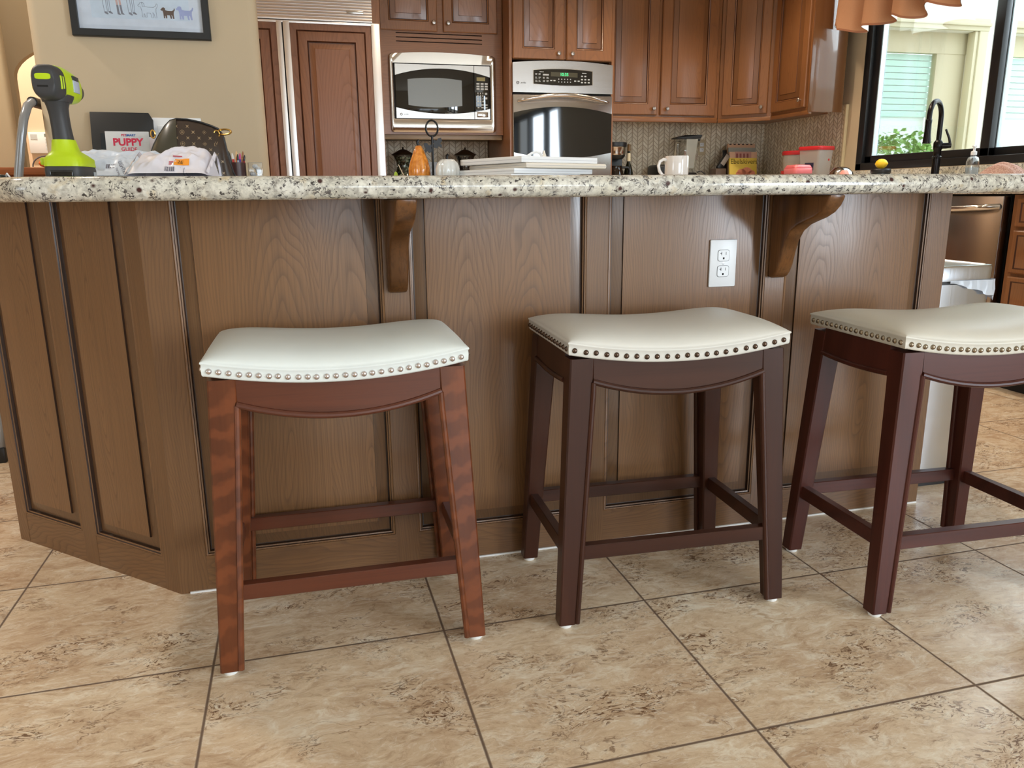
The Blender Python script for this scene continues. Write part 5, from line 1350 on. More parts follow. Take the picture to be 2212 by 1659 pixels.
gs = thing('sprig', 'pale stalk and lime leaf lying left of the orange gourd', 'sprig', (0.268, 2.24, G))
obj('stalk', B().tube([(0.02, 0, 0.003), (0.008, 0, 0.024), (-0.002, 0, 0.046)], 0.0012, 8), plain('cream_stalk', srgb(226, 214, 190), 0.5), gs, local=True)
obj('leaf', B().ball((-0.010, 0, 0.014), 0.008, 12, 8, (0.7, 0.4, 1.7)), plain('lime_leaf', srgb(176, 206, 62), 0.4), gs, local=True)

# stack of flat white boxes on the island
rzb = R(24)
cx0, cy0 = 0.531, 1.925        # front corner
def slab(label, ox, oy, L, D, z, h, mat, rz_, r=0.0015, name='flat_box', cat='box'):
    t = thing(name, label, cat, (cx0+ox, cy0+oy, z), rz_, 'flat white boxes stacked on the island')
    obj('body', B().box(0, L, 0, D, 0, h-0.0005, r), mat, t, local=True)
    obj('lid_seam', B().box(-0.0003, L+0.0003, -0.0003, D+0.0003, h*0.45, h*0.45+0.0007), plain('seam_grey', srgb(176, 176, 182), 0.6), t, local=True, smooth=0)
    return t
slab('lowest flat white box of the stack on the island', -0.028, -0.004, 0.235, 0.262, G, 0.013, M['whitepaper'], rzb)
slab('second flat white box from the bottom of the stack', -0.020, -0.004, 0.268, 0.262, G+0.013, 0.0135, M['white'], rzb)
t = slab('cream pad with rounded end sticking out of the white stack', 0.012, 0.0, 0.272, 0.255, G+0.0265, 0.0135, M['creampaper'], rzb+R(-2), 0.004, 'paper_pad', 'pad')
slab('topmost flat white box of the stack, under the white strap', 0.0, 0.0, 0.262, 0.262, G+0.040, 0.0155, M['whitepaper'], rzb)
sp2 = thing('white_strap', 'looped white strap with metal clip on top of the white stack', 'strap', (0.60, 2.02, G+0.0556))
obj('band', B().tube([(-0.028, 0.0, 0.0025), (-0.016, 0.0, 0.010), (-0.002, 0.0, 0.014), (0.008, 0.0, 0.010), (0.013, 0.0, 0.0025)], 0.0022, 8, False, 2.0), M['whitepaper'], sp2, local=True)
obj('clip', B().loft([[(0.012, -0.004, 0), (0.024, -0.004, 0), (0.024, 0.004, 0), (0.012, 0.004, 0)], [(0.016, -0.002, 0.017), (0.019, -0.002, 0.017), (0.019, 0.002, 0.017), (0.016, 0.002, 0.017)]]), M['chrome'], sp2, local=True)
# mug
mg = thing('mug', 'plain white coffee mug near the right end of the granite', 'mug', (1.232, 2.50, G))
b = B(); b.lathe([(0.034, 0), (0.0385, 0.003), (0.0395, 0.03), (0.0395, 0.080), (0.0385, 0.0835), (0.0365, 0.082), (0.0358, 0.03), (0.034, 0.008)], (0, 0, 0), 40)
CER = plain('white_glaze', srgb(238, 232, 228), 0.08, 0.01, coat=0.7)
obj('body', b, CER, mg, local=True, smooth=60)
hp_ = [(-0.037, 0, 0.070), (-0.050, 0, 0.073), (-0.062, 0, 0.066), (-0.067, 0, 0.052), (-0.063, 0, 0.036), (-0.053, 0, 0.023), (-0.037, 0, 0.014)]
obj('handle', B().tube(rot_pts and [(p[0], p[1]-0.0, p[2]) for p in hp_], 0.0048, 12, False, 1.3), CER, mg, local=True, smooth=60)

# ------------------------------------------------------------------ niche and back counter items
CZ = 0.9146
def jar(name, label, x, y, mat_fill, seed, h=0.29):
    t = thing(name, label, 'jar', (x, y, CZ))
    prof = [(0.045, 0), (0.070, 0.006), (0.082, 0.04), (0.084, 0.075), (0.074, 0.115), (0.050, 0.148), (0.046, 0.175), (0.050, 0.205), (0.064, 0.238), (0.070, 0.246)]
    gm_ = glassy('jar_glass', (0.80, 0.80, 0.76, 1), 0.05)
    obj('vessel', B().lathe(prof, (0, 0, 0), 28), gm_, t, local=True, smooth=60)
    obj('lid', B().lathe([(0.070, 0.246), (0.077, 0.249), (0.074, 0.254), (0.045, 0.270), (0.030, 0.279), (0.012, 0.285), (0.005, 0.288), (0.007, 0.294), (0.004, 0.300), (0.0, 0.301)], (0, 0, 0), 28), plain('jar_lid_bronze', srgb(52, 40, 28), 0.35, 0.1, metal=0.4), t, local=True, smooth=40)
    b = B(); rnd = random.Random(seed)
    z = 0.014
    while z < 0.232:
        # radius of the vessel at this height
        for (r0, z0), (r1, z1) in zip(prof[:-1], prof[1:]):
            if z0 <= z <= z1: rr_ = r0+(r1-r0)*(z-z0)/max(1e-6, z1-z0)
        n = int(2*math.pi*(rr_-0.016)/0.024)
        for k in range(n):
            a = 2*math.pi*(k+rnd.random()*0.4)/n
            q = rr_-0.017
            b.ball((q*math.cos(a), q*math.sin(a), z), 0.0118, 8, 6)
        z += 0.0195
    o = obj('filling', b, mat_fill, t, local=True, smooth=60)
    return t
fm = NT('green_filling'); fm.set(base=fm.ramp(fm.noise(fm.coord(), 36, 2), [(0.35, srgb(18, 22, 16)), (0.5, srgb(40, 66, 44)), (0.62, srgb(170, 186, 160)), (0.75, srgb(120, 44, 22))]), rough=0.3)
fm2 = NT('plum_filling'); fm2.set(base=fm2.ramp(fm2.noise(fm2.coord(), 36, 2), [(0.35, srgb(16, 12, 12)), (0.55, srgb(40, 30, 34)), (0.75, srgb(74, 62, 70))]), rough=0.3)
jar('glass_jar', 'lidded glass jar of green pieces at the left of the niche', 0.690, 5.52, fm.m, 2)
jar('glass_jar', 'lidded glass jar of dark plum pieces at the right of the niche', 1.118, 5.52, fm2.m, 4)
def wall_plate(label, x, y, z, N='v'):
    t = thing('wall_outlet', label, 'outlet', (x, y, z))
    obj('plate', B().box(-0.036, 0.036, -0.0055, 0, -0.058, 0.058, 0.002), M['white'], t, local=True)
    for zc in (-0.02, 0.02):
        r_ = obj('receptacle', B().box(-0.016, 0.016, -0.008, -0.004, zc-0.014, zc+0.014, 0.004), M['white'], t, local=True)
        obj('slots', B().box(-0.007, -0.0055, -0.0086, -0.007, zc-0.002, zc+0.007).box(0.0055, 0.007, -0.0086, -0.007, zc-0.002, zc+0.007), M['dark'], r_, local=True)
    return t
wall_plate('white outlet on the niche tile behind the iron ring stand', 0.925, 5.7645, 1.07)
wall_plate('tile-coloured outlet beside the blender on the back wall', 3.045, 5.7645, 1.24)
for o in bpy.data.objects:
    if o.get('label') == 'tile-coloured outlet beside the blender on the back wall':
        for c in o.children:
            if c.name.startswith('plate'):
                me = c.data; me.materials.clear(); me.materials.append(plain('tan_plate', srgb(196, 180, 150), 0.4))
# coffee maker, oil bottle, blender, cookbooks
cf = thing('coffee_maker', 'black and steel coffee maker half hidden by the oven cabinet', 'coffee maker', (2.21, 5.50, CZ))
obj('base', B().box(-0.085, 0.085, -0.11, 0.11, 0, 0.035, 0.008), M['blackplastic'], cf, local=True)
obj('column', B().box(-0.080, 0.080, 0.03, 0.11, 0.034, 0.235, 0.006), M['blackplastic'], cf, local=True)
obj('head', B().lathe([(0.060, 0.222), (0.076, 0.236), (0.082, 0.250)], (0, 0, 0), 28), M['blackplastic'], cf, local=True)
obj('steel_band', B().lathe([(0.082, 0.250), (0.086, 0.262), (0.086, 0.302), (0.088, 0.305)], (0, 0, 0), 28), M['chrome'], cf, local=True)
obj('top_cap', B().lathe([(0.088, 0.305), (0.092, 0.310), (0.092, 0.335), (0.086, 0.338), (0.0, 0.339)], (0, 0, 0), 28), M['blackplastic'], cf, local=True)
ca = obj('carafe', B().lathe([(0.05, 0.037), (0.066, 0.05), (0.068, 0.10), (0.055, 0.145), (0.045, 0.17), (0.048, 0.175)], (0, -0.03, 0), 28), plain('coffee_glass', srgb(30, 22, 16), 0.05, 0.05), cf, local=True, smooth=60)
obj('carafe_handle', B().tube([(0.05, -0.03, 0.165), (0.10, -0.03, 0.165), (0.112, -0.03, 0.14), (0.098, -0.03, 0.07), (0.066, -0.03, 0.06)], 0.009, 10), M['blackplastic'], ca, local=True)
tst = thing('toaster', 'black toaster on the back counter half hidden behind the white mug', 'toaster', (2.605, 5.56, CZ))
obj('body', B().box(-0.062, 0.062, -0.10, 0.10, 0.012, 0.185, 0.02, 3), M['blackplastic'], tst, local=True)
obj('slot', B().box(-0.012, 0.012, -0.07, 0.07, 0.180, 0.1856), M['dark'], tst, local=True)
obj('lever', B().box(-0.014, 0.014, -0.118, -0.098, 0.12, 0.134, 0.003), M['chrome'], tst, local=True)
obj('foot_rail', B().box(-0.05, 0.05, -0.08, 0.08, 0.0, 0.014), M['blackplastic'], tst, local=True)
ol = thing('oil_bottle', 'tall dark bottle with pale label beside the coffee maker', 'bottle', (2.360, 5.58, CZ))
obj('body', B().lathe([(0.028, 0), (0.033, 0.005), (0.033, 0.13), (0.026, 0.165), (0.013, 0.20), (0.0115, 0.29), (0.0, 0.291)], (0, 0, 0), 24), plain('olive_glass', srgb(26, 26, 14), 0.06, 0.05), ol, local=True, smooth=50)
obj('neck_label', B().lathe([(0.0150, 0.212), (0.0132, 0.270)], (0, 0, 0), 24), plain('cream_label', srgb(214, 204, 176), 0.5), ol, local=True)
obj('cap', B().lathe([(0.0125, 0.285), (0.0125, 0.33), (0.010, 0.333), (0, 0.3335)], (0, 0, 0), 20), plain('gold_brown_cap', srgb(120, 90, 52), 0.35), ol, local=True)
bl = thing('blender', 'clear jar blender with angular black lid and keypad base', 'blender', (2.835, 5.58, CZ))
def sqr(h, a, cx=0.0, b_=None): b_ = b_ or a; return [(cx-a, -b_, h), (cx+a, -b_, h), (cx+a, b_, h), (cx-a, b_, h)]
obj('base', B().loft([sqr(0, 0.098), sqr(0.012, 0.100), sqr(0.075, 0.086), sqr(0.130, 0.050)]), M['blackplastic'], bl, local=True, bevel=0.004)
obj('keypad', B().loft([[(-0.07, -0.0965, 0.04), (0.07, -0.0965, 0.04), (0.062, -0.089, 0.075), (-0.062, -0.089, 0.075)], [(-0.07, -0.094, 0.04), (0.07, -0.094, 0.04), (0.062, -0.0865, 0.075), (-0.062, -0.0865, 0.075)]]), plain('brown_keypad', srgb(74, 56, 52), 0.35), bl, local=True, smooth=0)
cj = glassy('clear_jar', (0.90, 0.92, 0.92, 1), 0.10)
obj('jar', B().loft([sqr(0.131, 0.042), sqr(0.16, 0.046), sqr(0.372, 0.066)], True, False), cj, bl, local=True, smooth=20)
obj('measure_panel', B().loft([[(-0.032, -0.0475, 0.16), (0.030, -0.0475, 0.16), (0.046, -0.0675, 0.368), (-0.046, -0.0675, 0.368)], [(-0.032, -0.0445, 0.16), (0.030, -0.0445, 0.16), (0.046, -0.0645, 0.368), (-0.046, -0.0645, 0.368)]]), plain('frosted_panel', srgb(196, 200, 196), 0.2, 0.03, 20, alpha=0.5), bl, local=True, smooth=0)
obj('handle', B().tube([(-0.060, 0.0, 0.352), (-0.10, 0.0, 0.345), (-0.106, 0.0, 0.25), (-0.085, 0.0, 0.185), (-0.048, 0, 0.175)], 0.009, 10), plain('smoky_clear', srgb(150, 142, 124), 0.2), bl, local=True)
obj('lid', B().loft([[(-0.112, -0.05, 0.374), (0.070, -0.068, 0.374), (0.070, 0.068, 0.374), (-0.112, 0.05, 0.374)], [(-0.112, -0.05, 0.380), (0.074, -0.070, 0.386), (0.074, 0.070, 0.386), (-0.112, 0.05, 0.380)], [(-0.05, -0.05, 0.397), (0.080, -0.070, 0.400), (0.080, 0.07, 0.400), (-0.05, 0.05, 0.397)]]), M['blackplastic'], bl, local=True, smooth=0)
obj('cord', B().tube([(0.03, -0.10, 0.13), (0.055, -0.12, 0.14), (0.085, -0.14, 0.11), (0.10, -0.145, 0.05), (0.09, -0.15, 0.006), (-0.05, -0.16, 0.006)], 0.0045, 8), M['blackplastic'], bl, local=True)
# cookbooks on a black stand
def book(label, x0, x1, y, z0, z1, th, mat, lean=0.10, group='cookbooks on the counter stand'):
    t = thing('cookbook', label, 'book', ((x0+x1)/2, y, z0), 0, group)
    Mx = Matrix.Translation((x0, y, z0)) @ Matrix.Rotation(-lean, 4, 'X')
    b = B(Mx); b.box(0, x1-x0, 0, th, 0, z1-z0, 0.001); c = obj('cover', b, mat, t)
    b = B(Mx); b.box(0.002, x1-x0-0.002, 0.002, th-0.002, z1-z0-0.0005, z1-z0+0.0006); b.box(x1-x0-0.0005, x1-x0+0.0006, 0.002, th-0.002, 0.002, z1-z0-0.002)
    obj('pages', b, M['creampaper'], t, smooth=0)
    return t, Mx, c
PK = plain('pink_cover', srgb(226, 182, 152), 0.4, 0.04); YL = plain('yellow_cover', srgb(232, 202, 84), 0.4, 0.04); GYC = plain('grey_green_cover', srgb(158, 158, 148), 0.45, 0.06, 60)
t, Mx, c_ = book('yellow cookbook with dark title, frontmost on the counter stand', 3.168, 3.398, 5.52, CZ+0.0135, 1.152, 0.016, YL)
obj('title', text_bm('Ebelskivers', 0.052, txm(Mx @ Vector((0.122, -0.0012, 0.196)), (1, 0, 0), Mx.to_3x3() @ Vector((0, 0, 1))), 0.0004, 0.0), plain('olive_ink', srgb(116, 104, 30), 0.5), t, smooth=0)
b = B(Mx); 
for (x, z, r) in ((0.10, 0.118, 0.030), (0.145, 0.128, 0.034), (0.185, 0.112, 0.026), (0.13, 0.100, 0.030), (0.075, 0.108, 0.018)):
    b.loft([[(x+r*math.cos(2*math.pi*i/18)*1.25, -0.0012, z+r*0.8*math.sin(2*math.pi*i/18)) for i in range(18)], [(x+r*math.cos(2*math.pi*i/18)*1.25, 0.0002, z+r*0.8*math.sin(2*math.pi*i/18)) for i in range(18)]])
obj('cover_picture', b, plain('peach_print', srgb(222, 140, 110), 0.5, 0.25, 40), t, smooth=0)
t, Mx, c_ = book('pink cookbook with a house drawing behind the yellow cookbook', 3.183, 3.418, 5.548, CZ+0.0135, 1.198, 0.018, PK)
b = B(Mx); b.box(0.045, 0.185, -0.0008, 0.0002, 0.222, 0.272); obj('cover_picture', b, plain('mauve_print', srgb(196, 146, 132), 0.5, 0.1), t, smooth=0)
b = B(Mx)
for x in (0.055, 0.085, 0.115, 0.145): b.box(x, x+0.016, -0.0013, 0, 0.226, 0.258, 0.0003)
obj('cover_picture', b, plain('rust_print', srgb(150, 84, 78), 0.5), t, smooth=0)
t, Mx, c_ = book('grey-green cookbook third from the front on the stand', 3.192, 3.424, 5.577, CZ+0.0135, 1.232, 0.014, GYC)
t, Mx, c_ = book('peach cookbook with patterned top band, rearmost on the stand', 3.200, 3.432, 5.602, CZ+0.0135, 1.262, 0.02, plain('peach_cover', srgb(214, 172, 140), 0.45, 0.05))
b = B(Mx)
for i in range(6): b.box(0.012+i*0.036, 0.030+i*0.036, -0.0008, 0.0002, 0.325, 0.333)
obj('top_band', b, plain('dark_band_print', srgb(60, 40, 34), 0.5), t, smooth=0)
sd = thing('cookbook_stand', 'black cookbook stand holding books in the counter corner', 'stand', (3.30, 5.60, CZ))
obj('ledge', B().box(3.155, 3.44, 5.505, 5.66, CZ, CZ+0.011, 0.003), M['blackplastic'], sd)
Mx = Matrix.Translation((3.17, 5.625, CZ+0.011)) @ Matrix.Rotation(-0.10, 4, 'X')
b = B(Mx); b.box(0, 0.26, 0, 0.006, 0, 0.29, 0.002); obj('back_rest', b, M['blackplastic'], sd)
ph2 = thing('phone_handset', 'black cordless handset with pale face left of the cookbooks', 'handset', (3.09, 5.58, CZ))
obj('cradle', B().box(-0.04, 0.05, -0.05, 0.05, 0, 0.16, 0.008), plain('brown_cradle', srgb(96, 78, 66), 0.4), ph2, local=True)
hm = Matrix.Rotation(R(35), 4, 'Y')
b = B(Matrix.Translation((0.0, -0.01, 0.155)) @ hm); b.box(-0.022, 0.022, -0.018, 0.018, 0, 0.13, 0.008); obj('handset', b, M['blackplastic'], ph2, local=True)
b = B(Matrix.Translation((0.0, -0.01, 0.155)) @ hm); b.box(-0.018, 0.018, -0.0195, -0.017, 0.04, 0.125, 0.001); obj('face', b, plain('handset_face', srgb(150, 140, 132), 0.4), ph2, local=True)

# ------------------------------------------------------------------ sink counter items
REDL = plain('red_lid', srgb(196, 44, 50), 0.3, 0.05); REDT = plain('pale_red_lid', srgb(222, 120, 124), 0.25, 0.05)
CLP = plain('clear_plastic', srgb(214, 208, 200), 0.15, 0.02, alpha=0.42)
rj = thing('round_canister', 'small clear canister with red lid and base near the tile corner', 'canister', (3.40, 5.05, CZ))
obj('body', B().lathe([(0.078, 0.125), (0.080, 0.13), (0.083, 0.235)], (0, 0, 0), 28), CLP, rj, local=True, smooth=50)
obj('lid', B().lathe([(0.087, 0.233), (0.089, 0.238), (0.089, 0.255), (0.083, 0.261), (0, 0.262)], (0, 0, 0), 28), REDL, rj, local=True, smooth=40)
obj('base_container', B().lathe([(0.075, 0), (0.083, 0.006), (0.085, 0.105), (0.090, 0.108), (0.090, 0.126), (0, 0.127)], (0, 0, 0), 28), REDL, rj, local=True, smooth=40)
obj('contents', B().lathe([(0.07, 0.128), (0.072, 0.17), (0.04, 0.178), (0, 0.18)], (0, 0, 0), 20), plain('tan_crumbs', srgb(176, 140, 104), 0.8, 0.3, 90), rj, local=True)
bj = thing('square_canister', 'large clear canister with red-rimmed lid beside the small canister', 'canister', (3.40, 4.81, CZ), R(20))
def rq(a, h, r=0.022): a *= 0.80; return [(p[0], p[1], h) for p in round_rect(-a, a, -a, a, r, 4)]
obj('body', B().loft([rq(0.080, 0), rq(0.084, 0.006), rq(0.104, 0.255)], True, False), CLP, bj, local=True, smooth=50)
obj('lid', B().loft([rq(0.108, 0.252), rq(0.111, 0.256), rq(0.111, 0.272), rq(0.106, 0.277), rq(0.09, 0.274)]), REDL, bj, local=True, smooth=40)
obj('label', B().box(-0.0815, -0.077, -0.04, 0.025, 0.12, 0.17), plain('navy_label', srgb(42, 44, 66), 0.4), bj, local=True)
obj('red_dot', B().lathe([(0.0, -0.078), (0.007, -0.078), (0.007, -0.0815), (0.0, -0.0817)], (0.03, 0, 0.19), 14, 'y'), REDL, bj, local=True)
bx_ = thing('red_storage_box', 'translucent red lidded tub in front of the large canister', 'tub', (3.215, 4.73, CZ))
obj('tub', B().loft([rq(0.070, 0.0, 0.03), rq(0.082, 0.10, 0.03)]), CLP, bx_, local=True, smooth=50)
obj('lid', B().loft([rq(0.086, 0.098), rq(0.089, 0.102), rq(0.088, 0.13), rq(0.075, 0.152), rq(0.04, 0.156)]), REDT, bx_, local=True, smooth=50)
b = B()
for k in (0.068, 0.063, 0.057): b.tube([(p[0], p[1], 0.135+(0.068-k)*1.5) for p in round_rect(-k, k, -k, k, 0.024, 4)], 0.002, 6, True)
obj('ridges', b, REDL, bx_, local=True)
sb = thing('steel_bowl', 'upturned shiny steel bowl between the red tub and the lemon', 'bowl', (3.33, 4.44, CZ))
b = B(); b.lathe([(0.092, 0.0), (0.094, 0.004), (0.088, 0.05), (0.070, 0.098), (0.045, 0.124), (0.02, 0.133), (0, 0.134)], (0, 0, 0), 32)
obj('shell', b, M['chrome'], sb, local=True, smooth=60)
cl_ = thing('dish_cloth', 'folded pink striped cloth beside the steel bowl', 'cloth', (3.25, 4.30, CZ))
b = B(); b.grid(lambda s_, t_: (-0.05+0.10*s_, -0.05+0.10*t_, max(0.0, 0.110*abs(math.sin(math.pi*s_))**0.6*abs(math.sin(math.pi*t_))**0.6+0.004*math.sin(22*s_)*math.sin(math.pi*t_))), 20, 16)
b.grid(lambda s_, t_: (-0.05+0.10*s_, -0.05+0.10*t_, 0.0), 20, 16)
obj('cloth', b, plain('pink_cloth', srgb(222, 150, 140), 0.8, 0.1, 120), cl_, local=True, smooth=60)
bk = thing('black_tin', 'low round black tin under the lemon on the sink counter', 'tin', (3.36, 4.115, CZ))
obj('body', B().lathe([(0.050, 0), (0.054, 0.003), (0.054, 0.086)], (0, 0, 0), 32), M['blackplastic'], bk, local=True, smooth=50)
obj('lid', B().lathe([(0.055, 0.085), (0.057, 0.087), (0.057, 0.104), (0.054, 0.108), (0, 0.1085)], (0, 0, 0), 32), M['blackplastic'], bk, local=True, smooth=50)
lem = thing('lemon', 'bright yellow lemon on the black tin in front of the sink window', 'lemon', (3.36, 4.115, CZ+0.1090), R(-72))
b = B(); b.lathe([(0.001, -0.041), (0.005, -0.039), (0.010, -0.034), (0.020, -0.026), (0.0275, -0.012), (0.029, 0.0), (0.0275, 0.012), (0.021, 0.025), (0.011, 0.034), (0.006, 0.039), (0.001, 0.042)], (0, 0, 0.029), 24, 'x')
obj('peel', b, plain('lemon_peel', srgb(250, 206, 40), 0.4, 0.05, 200, 0.3), lem, local=True, smooth=60)
# faucet
fa = thing('faucet', 'oil-rubbed bronze gooseneck faucet with side lever under the sink window', 'faucet', (3.46, 3.797, CZ))
obj('escutcheon', B().lathe([(0.030, 0), (0.030, 0.006), (0.022, 0.012)], (0, 0, 0), 24), M['bronze'], fa, local=True)
obj('body', B().lathe([(0.021, 0.008), (0.021, 0.155), (0.026, 0.158), (0.026, 0.163), (0.020, 0.168), (0.020, 0.200), (0.024, 0.206), (0.024, 0.240), (0.017, 0.250), (0.0135, 0.254)], (0, 0, 0), 24), M['bronze'], fa, local=True, smooth=40)
d_ = Vector((-0.15, -0.08, 0)).normalized(); Rr = 0.085
pth = [Vector((0, 0, 0.245)), Vector((0, 0, 0.31)), Vector((0, 0, 0.368))]
for i in range(1, 17):
    a = math.pi*i/16; pth.append(d_*(Rr*(1-math.cos(a)))+Vector((0, 0, 0.368+Rr*math.sin(a))))
pth.append(d_*(2*Rr)+Vector((0, 0, 0.345)))
obj('gooseneck', B().tube(pth, 0.0135, 14), M['bronze'], fa, local=True, smooth=60)
e_ = d_*(2*Rr)
obj('spray_head', B().lathe([(0.0135, 0.355), (0.0165, 0.352), (0.0165, 0.338), (0.0155, 0.334), (0.0175, 0.272), (0.0205, 0.244), (0.021, 0.230), (0.017, 0.228)], (e_.x, e_.y, 0), 20), M['bronze'], fa, local=True, smooth=50)
obj('lever_hub', B().tube([(0.0, 0, 0.222), (0.035, -0.022, 0.222), (0.055, -0.034, 0.224)], [0.016, 0.016, 0.014], 12), M['bronze'], fa, local=True)
obj('lever', B().tube([(0.052, -0.032, 0.226), (0.044, -0.027, 0.262), (0.026, -0.016, 0.310)], [0.0075, 0.0065, 0.0055], 10), M['bronze'], fa, local=True)
# soap bottle and cloth at the right
so = thing('soap_bottle', 'clear pump soap bottle at the right of the sink window', 'bottle', (3.42, 3.50, CZ))
obj('bottle', B().loft([[(p[0], p[1], h) for p in round_rect(-a, a, -a*0.7, a*0.7, a*0.4, 4)] for a, h in ((0.026, 0), (0.030, 0.006), (0.030, 0.125), (0.024, 0.145), (0.012, 0.152), (0.012, 0.16))]), glassy('soap_plastic', (0.90, 0.93, 0.94, 1), 0.12), so, local=True, smooth=50)
obj('liquid', B().loft([[(p[0], p[1], h) for p in round_rect(-a, a, -a*0.68, a*0.68, a*0.4, 4)] for a, h in ((0.024, 0.003), (0.027, 0.008), (0.027, 0.095))]), plain('soap_liquid', srgb(214, 222, 226), 0.2, 0.03, alpha=0.7), so, local=True, smooth=50)
obj('pump', B().lathe([(0.0145, 0.158), (0.0145, 0.176), (0.006, 0.180), (0.006, 0.196), (0.011, 0.199), (0.011, 0.206), (0, 0.207)], (0, 0, 0), 18), M['white'], so, local=True)
obj('spout', B().tube([(0, 0, 0.202), (-0.022, -0.02, 0.203), (-0.030, -0.028, 0.197)], 0.0042, 8), M['white'], so, local=True)
st2 = thing('folded_towel', 'pinkish knitted towel draped at the right end of the sink counter', 'towel', (3.30, 3.20, CZ))
b = B()
def tw(s_, t_): return (-0.16*0.5+0.16*s_, -0.16+0.30*t_, max(0.0, (math.sin(math.pi*s_)**0.5)*(math.sin(math.pi*t_)**0.7)*0.108+0.004*math.sin(s_*30)*math.sin(math.pi*t_)))
b.grid(tw, 24, 28); b.grid(lambda s_, t_: (-0.08+0.16*s_, -0.16+0.30*t_, 0.0), 24, 28)
tm = NT('knitted_pink'); co = tm.coord(rnd=False); w_ = tm.n('ShaderNodeTexVoronoi', {'Vector': co, 'Scale': 190.0}).outputs['Distance']
tm.set(base=tm.mix(tm.ramp(w_, [(0.2, BLK), (0.6, WHT)]), srgb(206, 178, 164), srgb(168, 130, 120)), rough=0.9); tm.bump(w_, 0.6, 0.003)
obj('cloth', b, tm.m, st2, local=True, smooth=60)

# ------------------------------------------------------------------ curtain valance
va = thing('valance', 'rust-brown gathered window valance with white lining above the sink window', 'curtain', (3.45, 3.8, 1.86))
def vfold(t): return 0.055*math.sin(t*2*math.pi*9.0)+0.012*math.sin(t*2*math.pi*19+0.6)
def vpt(off):
    def f(s_, t_):
        v = 4.690-2.25*s_
        sl = vfold(s_)*(0.35+0.65*(1-t_))
        u = 3.415-sl+off
        zb_ = 1.868+0.018*math.sin(s_*2*math.pi*9.0+1.1)+0.012*math.sin(s_*40)+(0.03 if s_ < 0.02 else 0)
        return (u, v+0.018*math.cos(s_*2*math.pi*9.0)*(1-t_), zb_+(2.40-zb_)*t_)
    return f
VM = plain('rust_fabric', srgb(178, 130, 96), 0.75, 0.06, 140, 0.25)
b = B(); b.grid(vpt(-0.0015), 220, 14); obj('face_fabric', b, VM, va, smooth=60)
b = B(); b.grid(vpt(0.0022), 220, 14); obj('lining', b, plain('white_lining', srgb(226, 220, 210), 0.8, 0.03), va, smooth=60)
b = B(); b.loft([[vpt(-0.003)(i/220, 0.0) for i in range(221)], [vpt(-0.0035)(i/220, 0.022) for i in range(221)]], False, False, False); obj('hem', b, plain('rust_hem', srgb(150, 98, 70), 0.75, 0.06), va, smooth=60)
obj('rod', B().tube([(3.415, 4.70, 2.41), (3.415, 2.42, 2.41)], 0.012, 12), M['bronze'], va)
obj('rod_bracket', B().box(3.41, 3.6, 4.66, 4.68, 2.40, 2.42).box(3.41, 3.6, 2.50, 2.52, 2.40, 2.42), M['bronze'], va)

# ------------------------------------------------------------------ outside the sink window: patio and facade with shaded windows
STU = plain('cream_stucco', srgb(226, 224, 214), 0.85, 0.02, 60, 0.1)
TRM = plain('cream_casing', srgb(200, 192, 164), 0.6, 0.02)
o = struct('ground_patio', B().box(3.76, 14.0, -6.0, 6.0, -0.14, -0.04), plain('pale_concrete', srgb(206, 200, 188), 0.85, 0.04, 12), smooth=0)
FVV = 6.0
WX = ((4.30, 5.44), (6.09, 7.45))
b = B()
zt, zb_ = 2.155, 0.55
def recess_x(i): return (WX[i][0]-0.06, WX[i][1]+0.30) if i == 0 else (WX[i][0]-0.06, WX[i][1]+0.06)
xs = [3.76] + [x for i in range(2) for x in recess_x(i)] + [12.0]
for i in range(0, len(xs), 2): b.box(xs[i], xs[i+1], FVV, FVV+0.35, -0.14, 3.4)
for i in range(2):
    x0, x1 = recess_x(i); b.box(x0, x1, FVV, FVV+0.35, zt+0.07, 3.4); b.box(x0, x1, FVV, FVV+0.35, -0.14, zb_-0.05)
struct('wall_patio', b, STU, smooth=0)
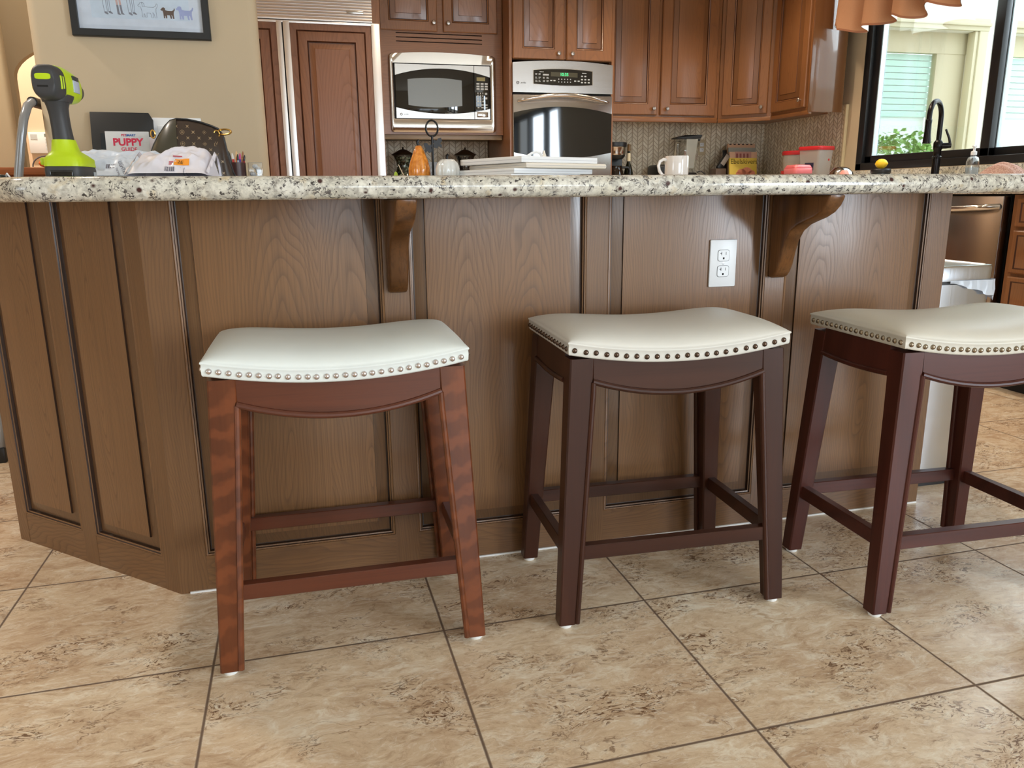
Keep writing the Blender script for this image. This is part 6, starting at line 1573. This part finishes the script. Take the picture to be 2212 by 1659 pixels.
for i in range(2):
    x0, x1 = WX[i]; r0_, r1_ = recess_x(i)
    w = B()
    w.box(r0_, x0, FVV+0.10, FVV+0.16, zb_+0.03, 2.055); w.box(x1, r1_, FVV+0.10, FVV+0.16, zb_+0.03, 2.055)
    w.box(r0_, r1_, FVV+0.095, FVV+0.16, 2.055, zt+0.07); w.box(r0_, r1_, FVV+0.095, FVV+0.16, zb_-0.05, zb_+0.03)
    # stepped casing round the opening
    for k, (e, dd_) in enumerate(((0.10, 0.05), (0.065, 0.075), (0.03, 0.03))):
        pass
    w.box(r0_-0.10, r1_+0.10, FVV-0.035, FVV-0.0005, zt+0.07, zt+0.17, 0.006); w.box(r0_-0.10, r1_+0.10, FVV-0.055, FVV-0.0005, zt+0.105, zt+0.135, 0.006)
    w.box(r1_, r1_+0.09, FVV-0.035, FVV-0.0005, zb_, zt+0.07, 0.006); w.box(r0_-0.09, r0_, FVV-0.035, FVV-0.0005, zb_, zt+0.07, 0.006)
    w.box(r1_+0.0-0.035, r1_, FVV-0.02, FVV+0.06, zb_, zt+0.07, 0.006)
    ow = struct('window_%d' % (3+i), w, TRM)
    g = B().box(x0, x1, FVV+0.125, FVV+0.130, zb_+0.03, 2.055)
    obj('pane', g, glassy('patio_glass', (0.96, 1.0, 0.99, 1), 0.02, 0.0, 0.25), ow, smooth=0)
    bl_ = B()
    n = 9
    for k in range(n):
        z1 = 2.05-k*0.052
        bl_.box(x0, x1, FVV+0.155, FVV+0.163, z1-0.046, z1, 0.0015)
    bl_.box(x0, x1, FVV+0.150, FVV+0.168, 2.05-n*0.052-0.05, 2.05-n*0.052, 0.006)
    obj('roman_blind', bl_, plain('pale_teal_blind', srgb(206, 232, 222), 0.7, 0.02), ow, smooth=0)
    obj('white_backing', B().box(x0, x1, FVV+0.172, FVV+0.18, zb_+0.031, 2.054), plain('white_backing_sheet', srgb(244, 246, 244), 0.7, 0.02), ow, smooth=0)
# leafy shrub
sh = thing('patio_shrub', 'bright green leafy shrub outside the sink window', 'shrub', (4.42, 5.25, -0.04))
obj('trunk', B().tube([(0, 0, 0), (0.01, 0, 0.5), (-0.01, 0.01, 1.0)], [0.03, 0.025, 0.015], 10), plain('bark', srgb(110, 90, 64), 0.8, 0.2), sh, local=True)
rnd = random.Random(9); b = B()
for i in range(1500):
    th = rnd.uniform(0, 2*math.pi); ph_ = math.acos(rnd.uniform(-1, 1)); q = rnd.uniform(0.55, 1.0)**0.5*(1+0.12*math.sin(5*th)*math.sin(4*ph_))
    c = Vector((0.30*q*math.sin(ph_)*math.cos(th), 0.30*q*math.sin(ph_)*math.sin(th), 1.08+0.28*q*math.cos(ph_)))
    a = Vector((rnd.gauss(0, 1), rnd.gauss(0, 1), rnd.gauss(0, 0.6))).normalized(); s_ = a.cross(Vector((rnd.gauss(0, 1), rnd.gauss(0, 1), rnd.gauss(0, 1)))).normalized()
    L, W_ = rnd.uniform(0.035, 0.055), rnd.uniform(0.012, 0.020)
    b._f([b._v(c), b._v(c+a*L*0.5+s_*W_), b._v(c+a*L), b._v(c+a*L*0.5-s_*W_)])
lm_ = NT('leaf_green'); lm_.set(base=lm_.mix(lm_.noise(lm_.coord(), 9, 3), srgb(84, 138, 52), srgb(146, 192, 92)), rough=0.5)
obj('foliage', b, lm_.m, sh, local=True, smooth=0, recalc=False)
